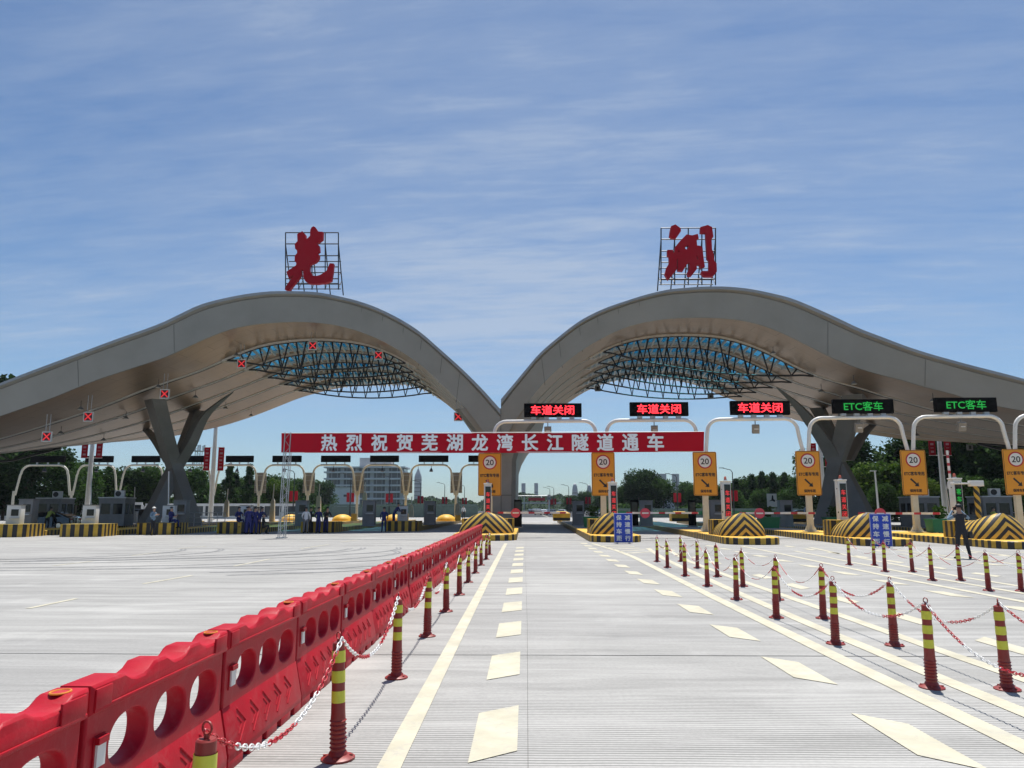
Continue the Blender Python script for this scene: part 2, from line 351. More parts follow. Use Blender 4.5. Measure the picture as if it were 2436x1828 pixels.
# joints
jm = mat('joint_tar', (.05, .05, .05), .9, 0, .3, 8)
mb = MB()
def jline(pts, w):
    for (x0, y0), (x1, y1) in zip(pts, pts[1:]):
        d = Vector((x1-x0, y1-y0, 0)).normalized(); nn = Vector((-d.y, d.x, 0))*w/2
        a, b = Vector((x0, y0, .003)), Vector((x1, y1, .003))
        mb.add([a-nn, b-nn, b+nn, a+nn], [(0, 1, 2, 3)])
random.seed(3)
for Y, w in ((9.42, .018), (16.2, .010), (22.5, .02), (29.5, .02), (36, .02), (50.6, .09), (57.5, .05), (68, .05)):
    jline([(-60+i*1.5, Y+random.uniform(-.012, .012)) for i in range(75)], w)
for X in (.0, 13.4): jline([(X, -2), (X+.03, 12), (X, 30), (X+.1, 46)], .003)
tag(mb.build('expansion_joint', jm, recalc=False), kind='structure')
# lane markings
mb = MB()
def band(pts, w, z=.006):
    for i in range(len(pts)-1):
        a, b = Vector((*pts[i], z)), Vector((*pts[i+1], z))
        mb.add([a-Vector((w/2, 0, 0)), a+Vector((w/2, 0, 0)), b+Vector((w/2, 0, 0)), b-Vector((w/2, 0, 0))], [(0, 1, 2, 3)])
def dash(xl, xr, y, L, sk):
    mb.add([(xl, y, .006), (xr, y+sk, .006), (xr, y+sk+L, .006), (xl, y+L, .006)], [(0, 1, 2, 3)])
band([(-.90, 1), (-.92, 14), (-.95, 38.6)], .16)
for k in range(14): dash(-.39, -.06, 5.53+2.55*k-5.1, 1.28, .27)
for k in range(16): dash(2.73, 3.05, 5.75+2.5*k-5, 1.12, -.33)
band([(3.58, 1), (3.60, 9), (3.66, 16), (3.84, 28), (3.75, 32), (3.3, 38.5)], .21)
band([(4.2, 1), (4.2, 8), (4.23, 12), (4.36, 17), (4.75, 27), (5.3, 34)], .2)
band([(5.02, 1), (5.02, 10), (5.08, 13), (5.14, 19), (5.35, 26), (6.2, 36)], .19)
for k in range(14): dash(5.85, 6.15, 4.4+2.5*k-2.5, 1.12, .3)
for k in range(14): dash(8.35, 8.65, 3.2+2.5*k, 1.12, -.3)
band([(9.15, 3), (9.2, 20), (9.7, 30), (9.9, 36)], .18); band([(9.98, 4), (10.1, 20), (10.9, 32)], .16)
band([(10.85, 4), (10.95, 20), (11.7, 28), (12.6, 35)], .18)
for k in range(14): dash(11.8, 12.1, 5+2.5*k, 1.12, .3)
for k in range(13): dash(14.2, 14.5, 4.2+2.5*k, 1.12, -.3)
band([(15.0, 5), (15.1, 22), (15.4, 33)], .18); band([(16.4, 6), (16.7, 22), (18.2, 33)], .18)
for k in range(10): dash(17.3, 17.6, 8+2.5*k, 1.12, .3)
for k in range(10): dash(19.4, 19.7, 8+2.5*k, 1.12, -.3)
for k in range(5):                                           # hatching in front of the second island
    a, b = Vector((3.9-.1*k, 30+1.5*k, .006)), Vector((5.0-.02*k, 31.2+1.4*k, .006))
    mb.add([a, b, b+Vector((0, .35, 0)), a+Vector((0, .35, 0))], [(0, 1, 2, 3)])
for (xa, ya, xb_, yb_) in ((400, 210, 230, 230), (690, 171, 570, 186), (892, 145, 770, 156), (1170, 200, 1010, 232), (830, 272, 620, 308), (330, 372, 120, 415), (1545, 118, 1470, 128), (1420, 138, 1300, 156)):
    a, b = G('C', xb_, yb_), G('C', xa, ya); band([(a.x, a.y), (b.x, b.y)], .10)
band([(4.6, 152.5), (4.6, 400)], .2, .012)
tag(mb.build('lane_marking', M['markpaint'], recalc=False), kind='structure')
# curved tyre marks on the left of the plaza
mb = MB(); tm = mat('tyre_mark', (.20, .20, .20), .9, 0, .35, 3)
for (cx, cy, r, a0, a1) in ((-20, 39, 13, -75, 15), (-20.3, 39, 11.2, -80, 10), (-17, 36, 12, -85, 20), (-24, 37, 10, -70, 25), (-14, 33, 11, -60, 30)):
    for dr in (0, .16, 1.55, 1.71):
        pts = [(cx+(r+dr)*math.cos(rad(a)), cy-6+(r+dr)*.62*math.sin(rad(a))) for a in range(a0, a1, 5)]
        for p, q in zip(pts, pts[1:]):
            p, q = Vector((*p, .0035)), Vector((*q, .0035)); nn = Vector((-(q-p).y, (q-p).x, 0)).normalized()*.045
            mb.add([p-nn, q-nn, q+nn, p+nn], [(0, 1, 2, 3)])
tag(mb.build('tyre_mark', tm, recalc=False), kind='structure')

# ------------------------------------------------------------------ canopy
XC = -1.9
def Yf(x): return 60.5 - .26*(math.sqrt((x-XC)**2+9)-3)
def Yb(x): return 89.5 - .10*(math.sqrt((x-XC)**2+9)-3)
def trace(k, pts, Yfun):
    out = []
    for (x, y) in pts:
        r = ray(k, x, y); Y = Yfun(0)
        for _ in range(40): Y = .5*Y + .5*Yfun(r.x*Y/r.y)
        p = r*(Y/r.y); out.append((p.x, H+p.z))
    return sorted(out)
def interp(tab):
    xs = [p[0] for p in tab]; ys = [p[1] for p in tab]; n = len(xs)
    d = [(ys[i+1]-ys[i])/(xs[i+1]-xs[i]) for i in range(n-1)]
    t = [d[0]] + [0 if d[i-1]*d[i] <= 0 else 2*d[i-1]*d[i]/(d[i-1]+d[i]) for i in range(1, n-1)] + [d[-1]]
    def f(x):
        if x <= xs[0]: return ys[0]+(x-xs[0])*t[0]
        if x >= xs[-1]: return ys[-1]+(x-xs[-1])*t[-1]
        i = max(k for k in range(n-1) if xs[k] <= x); h = xs[i+1]-xs[i]; s = (x-xs[i])/h
        return (2*s**3-3*s*s+1)*ys[i]+(s**3-2*s*s+s)*h*t[i]+(-2*s**3+3*s*s)*ys[i+1]+(s**3-s*s)*h*t[i+1]
    return f
LT = [(0, 500), (100, 460), (300, 385), (500, 310), (700, 238), (800, 190), (870, 158), (1000, 125), (1100, 108), (1200, 100), (1350, 103), (1500, 130), (1600, 160), (1700, 205), (1800, 265), (1900, 350), (2000, 440), (2080, 520), (2130, 575), (2155, 603)]
LB = [(0, 625), (200, 555), (400, 475), (550, 425), (700, 375), (800, 330), (900, 285), (1000, 250), (1100, 232), (1200, 224), (1300, 222), (1400, 230), (1500, 250), (1600, 285), (1700, 335), (1800, 400), (1900, 490), (2000, 590), (2070, 680), (2120, 750)]
LK = [(200, 765), (450, 750), (650, 735), (930, 685), (1080, 640), (1210, 590), (1300, 555), (1400, 528), (1500, 508), (1600, 498), (1750, 500), (1830, 523), (1900, 565), (1960, 612), (2040, 690), (2090, 760)]
RT = [(0, 512), (60, 440), (120, 370), (200, 300), (300, 225), (400, 175), (500, 140), (600, 110), (700, 90), (800, 82), (900, 80), (1000, 87), (1100, 105), (1200, 130), (1300, 170), (1400, 215), (1500, 262), (1600, 300), (1700, 338), (1800, 370), (1900, 398), (2000, 425), (2100, 450), (2212, 480)]
RB = [(-30, 740), (0, 680), (60, 590), (120, 510), (200, 430), (300, 350), (400, 290), (500, 245), (600, 220), (700, 207), (800, 203), (900, 205), (1000, 215), (1100, 240), (1200, 280), (1300, 330), (1400, 380), (1500, 420), (1600, 450), (1700, 475), (1800, 505), (1900, 530), (2000, 560), (2100, 585), (2212, 605)]
RK = [(70, 760), (120, 690), (165, 640), (250, 575), (330, 525), (420, 490), (500, 476), (620, 472), (750, 490), (850, 520), (900, 545), (1000, 578), (1100, 610), (1200, 645), (1400, 690), (1550, 715), (1700, 735), (1960, 750), (2212, 770)]
def outer(f, x1, sgn):       # flatten the wing beyond what the photo shows
    def g(x):
        if sgn*(x-x1) <= 0: return f(x)
        h = 1e-2; sl = (f(x1)-f(x1-sgn*h))/(sgn*h); d = x-x1
        return f(x1)+sl*d*max(.25, 1-abs(d)/60)
    return g
prof = {}
for s, (T_, B_, K_, k) in ((-1, (LT, LB, LK, 'A')), (1, (RT, RB, RK, 'B'))):
    for nm, tab, Yfun in (('T', T_, Yf), ('B', B_, Yf), ('K', K_, Yb)):
        tt = trace(k, tab, Yfun); prof[s, nm] = outer(interp(tt), tt[0][0] if s < 0 else tt[-1][0], s)
VG = [.20, .36, .52, .68, .84]                     # truss / groove lines, as a fraction of the canopy depth
def smooth_step(a): a = max(0, min(1, a)); return a*a*(3-2*a)
def soffit(s, x, v):
    y = Yf(x)+.50 + (Yb(x)-Yf(x)-.50)*v
    zb, zk = prof[s, 'B'](x), prof[s, 'K'](x)
    return Vector((x, y, zb + (zk-zb)*v))
M['joint'] = mat('panel_joint_grey', (.09, .09, .09), .6, 0, .1)
canopy = thing('toll_canopy', 'twin-arched grey metal canopy with wavy roof spanning all toll lanes', 'canopy', (XC, 66, 0))
off = Vector((XC, 66, 0))
def cb(mb, name, mats, smooth=None, parent=canopy):
    mb.v = [tuple(Vector(v)-off) for v in mb.v]
    return mb.build(name, mats, parent, smooth)
def panel_mat(name, col, rough, metal, sx, sy, rot=0):
    m = bpy.data.materials.new(name); m.use_nodes = True; t = m.node_tree; b = t.nodes['Principled BSDF']
    tcn = N(t, 'ShaderNodeTexCoord')
    br = N(t, 'ShaderNodeTexBrick', ins={'Scale': 1.0, 'Mortar Size': .018, 'Brick Width': sx, 'Row Height': sy, 'Color1': (*col, 1), 'Color2': (*[c*.93 for c in col], 1), 'Mortar': (*[c*.55 for c in col], 1)})
    br.offset = .5; t.links.new(tcn.outputs['Object'], br.inputs['Vector'])
    f = noise(t, tcn.outputs['Object'], .28, 5, .6)
    t.links.new(mixc(t, 1.0, br.outputs[0], ramp(t, f, [(.3, (.80, .78, .76)), (.7, (1.08, 1.08, 1.08))]), 'MULTIPLY'), b.inputs['Base Color'])
    b.inputs['Metallic'].default_value = metal
    rr = N(t, 'ShaderNodeMapRange', ins={'To Min': rough-.07, 'To Max': rough+.1}); t.links.new(f, rr.inputs[0]); t.links.new(rr.outputs[0], b.inputs['Roughness'])
    return m
M['soffit'] = panel_mat('soffit_panel', (.37, .265, .185), .36, .45, 3.0, 1.4)
M['groovew'] = mat('soffit_trim', (.62, .60, .56), .5, 0, .05)
glass = bpy.data.materials.new('teal_glazing'); glass.use_nodes = True; gt = glass.node_tree; gt.nodes.remove(gt.nodes['Principled BSDF'])
tr = N(gt, 'ShaderNodeBsdfTransparent'); tr.inputs[0].default_value = (.11, .43, .55, 1); gl = N(gt, 'ShaderNodeBsdfGlossy', ins={'Roughness': .05}); gl.inputs[0].default_value = (.5, .75, .8, 1)
ms = N(gt, 'ShaderNodeMixShader', ins={0: .12}); gt.links.new(tr.outputs[0], ms.inputs[1]); gt.links.new(gl.outputs[0], ms.inputs[2]); gt.links.new(ms.outputs[0], gt.nodes['Material Output'].inputs[0])
SKY = {-1: (-25.0, -9.3), 1: (5.6, 22.8)}          # skylight extents in X
def lens(s, x):
    a, b = SKY[s]; q = (2*x-a-b)/(b-a)
    return math.sqrt(max(0, 1-q*q))**.8 if abs(q) < 1 else 0
for s in (-1, 1):
    ext = 64 if s < 0 else 62
    NX = 110; xs = [XC + s*(.02 + ext*(i/NX)**1.35) for i in range(NX+1)]
    T, B, K = prof[s, 'T'], prof[s, 'B'], prof[s, 'K']
    # front: top rim, recessed joint, main fascia leaning back to the soffit edge
    mb = MB(); rings = []; rim = MB(); rr = []
    for x in xs:
        y = Yf(x); zt, zb = T(x), B(x); h = zt-zb
        rr.append([(x, y-.25, zt), (x, y-.30, zt-.10*h), (x, y+.10, zt-.16*h), (x, y+.25, zt-.16*h), (x, y+.6, zt+.02)])
        rings.append([(x, y+.12, zt-.155*h), (x, y, zt-.17*h), (x, y+.20, zt-.58*h), (x, y+.40, zb-.02), (x, y+.56, zb-.02), (x, y+.60, zb+.12)])
    rim.loft(rr, 0, False, closed=True); cb(rim, 'roof_rim', M['rim'], 40)
    mb.loft(rings, 0, False, closed=False)
    cb(mb, 'fascia', M['fascia'], 35)
    # panel joints on the fascia
    for x in [XC+s*d for d in (3.2, 4.6, 6.2, 7.6, 9.2, 10.8, 24, 30, 36)]:
        y = Yf(x); zt, zb = T(x), B(x); h = zt-zb; lean = .25*(1 if abs(x-XC) < 12 else 0)
        jj = MB(); p = [Vector((x+s*lean*q*h*.5, y+dy-.012, zt-q*h)) for q, dy in ((.18, 0), (.58, .20), (.99, .395))]
        w = Vector((.018, 0, 0)); jj.loft([[k-w, k+w] for k in p], 0, False, closed=False); cb(jj, 'fascia_joint', M['joint'])
    # soffit panels: the front strip and the bays between the groove lines; in the skylight each bay starts behind a lens of glazing
    cuts = [0]+VG+[1.0]
    sof = MB(); top = MB(); gz = MB(); ribs = MB(); gw = MB(); gd = MB()
    for bay in range(len(cuts)-1):
        v0, v1 = cuts[bay], cuts[bay+1]; rows = []; trow = []
        for x in xs:
            L = lens(s, x)*.74 if bay > 0 else 0
            va = v0+(v1-v0)*L
            rows.append([soffit(s, x, va+(v1-va)*q) for q in (0, .25, .5, .75, 1)])
            hh = (T(x)-B(x))*.55; a_, b_2 = SKY[s]; thin = 1-smooth_step((abs(x-(a_+b_2)/2)-(b_2-a_)/2)/3) if bay > 0 else 0; hh *= 1-thin
            trow.append([soffit(s, x, va+(v1-va)*q)+Vector((0, 0, .25-.12*thin+hh*min(1, (abs(x-XC)/8)))) for q in (0, .5, 1)])
        sof.loft(rows, 0, False, closed=False); top.loft(trow, 0, False, closed=False)
        if bay > 0:
            a, b = SKY[s]; n = 30; gr = []
            for i in range(n+1):
                x = a+(b-a)*i/n; L = lens(s, x)*.74; d = (v1-v0)*L
                p0 = soffit(s, x, v0)+Vector((0, 0, .95*L/.74+.06)); p1 = soffit(s, x, v0+d)+Vector((0, 0, .12))
                gr.append([p0, p1])
                if 0 < i < n:
                    q0 = soffit(s, x, v0)+Vector((0, 0, .02)); 
                    w = .06
                    mid = soffit(s, x, v0+d*.55)+Vector((0, 0, -.05)); end = soffit(s, x, v0+d)+Vector((0, 0, -.42*L))
                    path = [q0+Vector((0, 0, .3)), q0+(mid-q0)*.5+Vector((0, 0, .06)), mid, end]
                    ribs.loft([[k+Vector((-w, 0, -.11)), k+Vector((w, 0, -.11)), k+Vector((w, 0, .11)), k+Vector((-w, 0, .11))] for k in path], 0)
            gz.loft(gr, 0, False, closed=False)
            for (dv, dz) in ((0, -.04), (1, -.02)):          # white arched beams at the two edges of the glazing
                rg = []
                for i in range(n+1):
                    x = a+(b-a)*i/n; d = (v1-v0)*lens(s, x)*.74*dv; p = soffit(s, x, v0+d)+Vector((0, 0, dz))
                    rg.append([p+Vector((0, -.12, -.14)), p+Vector((0, .12, -.14)), p+Vector((0, .12, .10)), p+Vector((0, -.12, .10))])
                ribs.loft(rg, 0)
        if bay > 0:                                          # light trim on the soffit, and dark strips standing in for its step shadow
            for mbx, y0, w, dz in ((gw, 0, .30, .05), (gd, .31, .30, .04)):
                rg = []
                for x in xs:
                    if x == xs[0]: continue
                    p = soffit(s, x, v0); dy = (Yb(x)-Yf(x))*.0
                    p1 = soffit(s, x, v0+(y0)/29.); p2 = soffit(s, x, v0+(y0+w)/29.)
                    rg.append([p1+Vector((0, 0, -dz)), p2+Vector((0, 0, -dz)), p2+Vector((0, 0, .02)), p1+Vector((0, 0, .02))])
                mbx.loft(rg, 0)
    cb(sof, 'soffit', M['soffit'], 30); cb(top, 'roof_shell', M['rim'], 40); cb(gz, 'skylight_glazing', glass); cb(ribs, 'skylight_rib', M['groovew'], 40)
    cb(gw, 'soffit_trim', M['groovew']); cb(gd, 'soffit_step_shade', M['dark'])
    mb = MB(); rg = []
    for x in xs:
        k = soffit(s, x, 1); hh = .25+(T(x)-B(x))*.55*min(1, abs(x-XC)/8)
        rg.append([k, k+Vector((0, .3, .2)), k+Vector((0, 0, hh))])
    mb.loft(rg, 0, False, closed=False); cb(mb, 'rear_fascia', M['fascia'], 40)
    # fish-belly trusses under the skylight
    a, b = SKY[s]
    for j, v in enumerate(VG):
        mb = MB(); n = 10; lo = []; hi = []
        xa, xb_ = (a+.4, b-1.0) if s < 0 else (a+1.2, b+.5)
        A, Bp = soffit(s, xa, v), soffit(s, xb_, v)
        for i in range(2*n+1):
            q = i/(2*n); x = xa+(xb_-xa)*q; up = soffit(s, x, v)+Vector((0, -.05, -.22))
            base = A.lerp(Bp, q); dn = Vector((x, up.y, base.z - 1.25*4*q*(1-q)*.62 - .1)); dn.z = min(dn.z, up.z)
            hi.append(up); lo.append(dn)
        mb.tube(lo, .075, 6); mb.tube(hi, .045, 6)
        for i in range(1, n):
            c = lo[2*i]
            for t_ in (2*i-.55, 2*i+.55):
                p = hi[int(t_)].lerp(hi[min(2*n, int(t_)+1)], t_-int(t_)); mb.tube([c, p], [.045, .08], 5)
        cb(mb, 'roof_truss', M['dark'])
    # short trusses out on the wing
    for (x0, x1, v) in (((-66, -49.5, .90),) if s < 0 else ((47, 63, .88),)):
        mb = MB(); n = 10
        hi = [soffit(s, x0+(x1-x0)*i/n, v)+Vector((0, 0, -.15)) for i in range(n+1)]
        lo = [h+Vector((0, 0, -1.0*min(1, min(i, n-i)/3+.02))) for i, h in enumerate(hi)]
        mb.tube(lo, .11, 6); mb.tube(hi, .10, 6)
        for i in range(n): mb.tube([lo[i] if i % 2 else hi[i], hi[i+1] if i % 2 else lo[i+1]], .08, 5)
        cb(mb, 'wing_truss', M['dark'])
# centre pier: a long panelled wall flaring into the two arches
mb = MB(); rings = []
for z, hw, y0, y1 in ((0, 1.15, 62, 88), (3, 1.15, 62, 88), (5.5, 1.2, 61.9, 88.2), (6.5, 1.5, 61.7, 88.4), (7.6, 2.1, 61.4, 88.7), (8.6, 2.9, 61.1, 89), (9.6, 3.7, 61.0, 89.2)):
    c = .35
    rings.append([(XC-hw+c, y0, z), (XC+hw-c, y0, z), (XC+hw, y0+c, z), (XC+hw, y1-c, z), (XC+hw-c, y1, z), (XC-hw+c, y1, z), (XC-hw, y1-c, z), (XC-hw, y0+c, z)])
mb.loft(rings); cb(mb, 'centre_pier', M['colpan'], 30)
mb = MB()
for z in (1.35, 2.75, 4.1, 5.45): mb.box((XC, 61.985, z), (1.7, .02, .035)); mb.box((XC+1.155, 75, z), (.02, 24, .035))
for z0, z1, x in ((0, 2.75, XC), (2.75, 5.45, XC-.4)): mb.box((x, 61.985, (z0+z1)/2), (.035, .02, z1-z0-.06))
cb(mb, 'panel_joint', M['dark'])
# X columns: limbs with a diamond plan section, two of them curved and tapering to a point
def limb(name, pts, parent):
    P = [Vector(p[:3]) for p in pts]; wd = [p[3]*.84 for p in pts]
    Q = []; ww = []
    for i in range(len(P)-1):                       # Catmull-Rom
        p0, p1, p2, p3 = P[max(0, i-1)], P[i], P[i+1], P[min(len(P)-1, i+2)]
        for k in range(6):
            t = k/6; Q.append(.5*((2*p1)+(p2-p0)*t+(2*p0-5*p1+4*p2-p3)*t*t+(3*p1-p0-3*p2+p3)*t**3)); ww.append(wd[i]+(wd[i+1]-wd[i])*t)
    Q.append(P[-1]); ww.append(wd[-1])
    mb = MB(); rings = []
    for q, w in zip(Q, ww): rings.append([q+Vector((-w*.62, .1*w, 0)), q+Vector((w*.12, -w*.6, 0)), q+Vector((w*.62, -.1*w, 0)), q+Vector((-w*.12, w*.6, 0))])
    mb.loft(rings); return cb(mb, name, M['xcol'], 25)
def X(k, pts):
    return [(*PY(k, x, y, Y), w) for (x, y, Y, w) in pts]
for k, LL in (('b1', [[(400, 235, 63, 1.95), (505, 620, 64.5, 1.7), (610, 960, 66, 1.6), (720, 1280, 65, 1.65), (815, 1615, 64, 1.75)],
                      [(290, 1615, 64, 2.0), (460, 1270, 65.2, 1.7), (610, 960, 66.1, 1.6), (760, 720, 66, 1.45), (900, 440, 66, 1.1), (1060, 280, 66, .7), (1235, 145, 66, .12)],
                      [(650, 900, 68, 1.3), (730, 640, 71, 1.3), (850, 350, 74, 1.5)],
                      [(560, 900, 68.5, 1.3), (420, 680, 72, 1.1), (300, 545, 75, .9), (190, 480, 77, .5), (85, 478, 78, .1)],
                      [(620, 960, 67.5, 1.1), (650, 1300, 72, .9), (650, 1575, 74, .9)]]),
              ('b2', [[(590, 1560, 64, 1.15), (680, 1230, 65, 1.2), (760, 900, 66, 1.4), (860, 560, 65, 1.7), (965, 180, 63.5, 2.0)],
                      [(1060, 1545, 64, 2.2), (920, 1230, 65, 1.9), (770, 910, 66.1, 1.5), (650, 690, 66, 1.4), (470, 440, 66, 1.1), (310, 260, 66, .7), (125, 98, 66, .12)],
                      [(770, 880, 68, 1.2), (700, 600, 71, 1.2), (560, 320, 74, 1.4)],
                      [(860, 880, 68.5, 1.4), (980, 690, 72, 1.2), (1100, 540, 75, .9), (1230, 460, 77, .6), (1390, 425, 78, .1)],
                      [(760, 960, 67.5, 1.1), (730, 1250, 72, .9), (725, 1500, 74, .9)]])):
    for L in LL: limb('column_limb', X(k, L), canopy)
# big red characters on lattice frames on the roof
def rooftop_sign(k, label, polys, fx, zx):
    Y = 60.0; bz = None
    c = PY(k, (fx[0]+fx[1])/2, zx[1], Y)
    t = thing('rooftop_sign', label, 'sign', (c.x, Y, c.z), group='rooftop characters')
    def loc(x, y, YY=Y): return PY(k, x, y, YY)-Vector((c.x, Y, c.z))
    cu = bpy.data.curves.new('c', 'CURVE'); cu.dimensions = '2D'; cu.fill_mode = 'BOTH'; cu.extrude = .2
    for poly in polys:
        sp = cu.splines.new('POLY'); sp.points.add(len(poly)-1); sp.use_cyclic_u = True
        for q, (x, y) in zip(sp.points, poly): p = loc(x, y, Y-.35); q.co = (p.x, p.z, 0, 1)
    o = bpy.data.objects.new('c', cu); C.objects.link(o); dg = bpy.context.evaluated_depsgraph_get(); me = bpy.data.meshes.new_from_object(o.evaluated_get(dg)); bpy.data.objects.remove(o)
    mb = MB(); mb.mesh(me, Matrix(((1, 0, 0, 0), (0, 0, -1, -.35), (0, 1, 0, 0), (0, 0, 0, 1))))
    mb.build('character', M['signred'], t)
    mb = MB(); r = .05; x0, x1 = fx; z0, z1 = zx
    cols = [x0+(x1-x0)*q for q in (0, .25, .5, .75, 1)]
    for x in cols:
        a, b_ = loc(x, z0), loc(x, z1+60)
        mb.tube([a, b_], r, 6); a2 = loc(x, z0+210); b2 = b_+Vector((0, 1.7, 0)); mb.tube([a2, b2], r, 6)
        for q in (.45, .75): mb.tube([a.lerp(b_, q), a2.lerp(b2, max(0, q-.2))], r*.7, 5)
        mb.tube([b_+Vector((.0, 0, .1)), a2.lerp(b2, .7)], r*.6, 5)
    for q in (0, .21, .43, .64, .86, .95):
        y = z0+(z1-z0)*q; mb.tube([loc(x0, y), loc(x1, y)], r*.9, 6)
        if q > .3: mb.tube([loc(x0, y+40)+Vector((0, .9, 0)), loc(x1, y+40)+Vector((0, .9, 0))], r*.8, 6)
    mb.build('lattice_frame', M['dark'], t)
rooftop_sign('F', 'red brush-style character 芜 on a lattice frame atop the left arch',
    [[(1030, 215), (1050, 175), (1085, 152), (1120, 170), (1150, 215), (1165, 245), (1250, 250), (1245, 375), (1135, 460), (1185, 490), (1192, 590), (1150, 620), (1185, 655), (1180, 715), (1130, 775), (1025, 820), (1015, 900), (1020, 940), (1060, 1010), (1130, 1022), (1200, 1005), (1310, 935), (1340, 870), (1370, 798), (1440, 805), (1425, 950), (1400, 1105), (1290, 1145), (1150, 1160), (1010, 1155), (940, 1110), (905, 1040), (905, 920), (870, 918), (878, 985), (830, 1060), (650, 1280), (580, 1255), (610, 1190), (750, 1000), (650, 1058), (610, 950), (780, 835), (785, 795), (755, 760), (758, 670), (800, 620), (795, 550), (765, 545), (755, 465), (805, 415), (800, 290), (890, 238), (945, 295), (950, 360), (970, 375), (1025, 320)]],
    (585, 1512), (250, 1190))
rooftop_sign('H', 'red brush-style character 湖 on a lattice frame atop the right arch',
    [[(705, 150), (780, 120), (870, 185), (878, 235), (790, 360), (720, 358), (675, 320), (690, 220)],
     [(1220, 165), (1345, 130), (1420, 165), (1445, 335), (1412, 375), (1420, 560), (1440, 600), (1465, 765), (1500, 800), (1505, 945), (1440, 1030), (1290, 1032), (1230, 975), (1235, 935), (1365, 935), (1368, 750), (1335, 715), (1310, 270), (1215, 265)],
     [(640, 565), (738, 565), (740, 615), (765, 610), (778, 510), (870, 400), (975, 295), (1075, 312), (1170, 285), (1188, 365), (1150, 378), (1160, 490), (1200, 490), (1255, 520), (1270, 690), (1295, 860), (1220, 880), (1200, 825), (1150, 825), (1155, 900), (1060, 1020), (1000, 1020), (985, 970), (1020, 890), (1030, 790), (1000, 790), (910, 935), (820, 925), (822, 730), (806, 730), (805, 905), (655, 1090), (595, 990), (625, 870), (672, 795), (668, 680), (640, 665)],
     [(935, 520), (985, 488), (1015, 492), (1005, 530), (970, 560)], [(825, 600), (835, 565), (848, 605)], [(1145, 660), (1160, 680), (1180, 735), (1165, 735)]],
    (535, 1490), (170, 1110))
# ------------------------------------------------------------------ red water-filled barriers
def scoops(L, z):
    """top edge of one barrier: three shallow scoops"""
    pts = [(0, z)]
    for c in (.45, .90, 1.35): pts += [(c-.17, z), (c-.11, z-.028), (c-.05, z-.042), (c+.04, z-.042), (c+.10, z-.028), (c+.15, z)]
    return pts+[(L, z)]
def make_barrier():
    L = 1.645
    t = thing('water_barrier', '', 'barrier', group='red water-filled barriers along the left edge of the lane')
    # panel with three oval holes (filled curve with holes)
    cu = bpy.data.curves.new('c', 'CURVE'); cu.dimensions = '2D'; cu.fill_mode = 'BOTH'; cu.extrude = .044; cu.bevel_depth = .014; cu.bevel_resolution = 2; cu.offset = -.014
    def spl(pts):
        sp = cu.splines.new('POLY'); sp.points.add(len(pts)-1); sp.use_cyclic_u = True
        for q, (x, y) in zip(sp.points, pts): q.co = (x, y, 0, 1)
    spl([(0.02, .36), (L-.02, .36), (L-.02, .78), (0.02, .78)])
    for c in (.43, .89, 1.34):
        a, b = .188, .122
        pts = []
        for k in range(32):
            an = 2*math.pi*k/32; cx, sy = math.cos(an), math.sin(an)
            pts.append((c+a*math.copysign(abs(cx)**.85, cx), .575+b*math.copysign(abs(sy)**.85, sy)))
        spl(pts)
    o = bpy.data.objects.new('c', cu); C.objects.link(o)
    dg = bpy.context.evaluated_depsgraph_get(); me = bpy.data.meshes.new_from_object(o.evaluated_get(dg)); bpy.data.objects.remove(o)
    mb = MB()
    mb.mesh(me, Matrix(((0, 0, 1, 0), (1, 0, 0, 0), (0, 1, 0, 0), (0, 0, 0, 1))))
    top = scoops(L-.02, .90)
    prof_ = [(0.01, .765)]+[(y+.01, z) for y, z in top]+[(L-.01, .765)]
    rings = []
    for x in (-.082, -.07, .07, .082):
        ins = .014 if abs(x) == .082 else 0
        rings.append([(x, y+(ins if y < L/2 else -ins), z-(ins if z > .8 else -ins*.5)) for y, z in prof_])
    mb.loft(rings)
    mb.box((.085, .10, .835), (.012, .14, .09)); mb.box((.085, L-.14, .835), (.012, .18, .09)); mb.box((.083, L/2, .785), (.012, L-.06, .018))
    for (y0, y1) in ((.01, .28), (.40, .66), (.76, 1.00), (1.10, 1.34), (1.44, L-.01)):
        mb.box((0, (y0+y1)/2, .032), (.235, y1-y0, .064))
    sec = [(-.118, .06), (.118, .06), (.118, .11), (.058, .395), (-.058, .395), (-.118, .11)]
    mb.loft([[(x, y, z) for x, z in sec] for y in (.012, L-.012)])
    for sx in (1, -1):
        for c in (.34, .60, .86, 1.12, 1.38):
            P3 = [(c-.12, .135), (c+.03, .24), (c-.10, .345)]
            P3 = [Vector((sx*(.118-.060*(z-.11)/.285), y, z)) for y, z in P3]
            mb.tube(P3, .0085, 6)
            P3 = [(c-.12, .185), (c-.045, .24), (c-.11, .295)]
            mb.tube([Vector((sx*(.118-.060*(z-.11)/.285), y, z)) for y, z in P3], .006, 6)
    mb.build('barrier_body', M['barrier'], t, bevel=.006)
    mb = MB(); mb.box((.066, .14, .57), (.02, .075, .105), m=0); mb.box((.069, .14, .635), (.035, .09, .03), m=1); mb.box((.06, .14, .575), (.01, .10, .16), m=1)
    mb.build('reflector', [M['white'], M['barrier']], t)
    mb = MB(); mb.tube([(.038*math.cos(a), 1.54+.05*math.sin(a), .902) for a in [2*math.pi*k/24 for k in range(25)]], .005, 6, 0, False)
    n0 = len(mb.v); mb.disc((0, 0, 0), .042, .004, m=1)
    for i in range(n0, len(mb.v)): x, y, z = mb.v[i]; mb.v[i] = (x*.88, 1.54+z*1.15, .9012+y*.2)
    mb.build('filler_cap', [mat('orange_cap', (.60, .22, .02), .5), M['redpaint']], t)
    return t
bar = make_barrier()
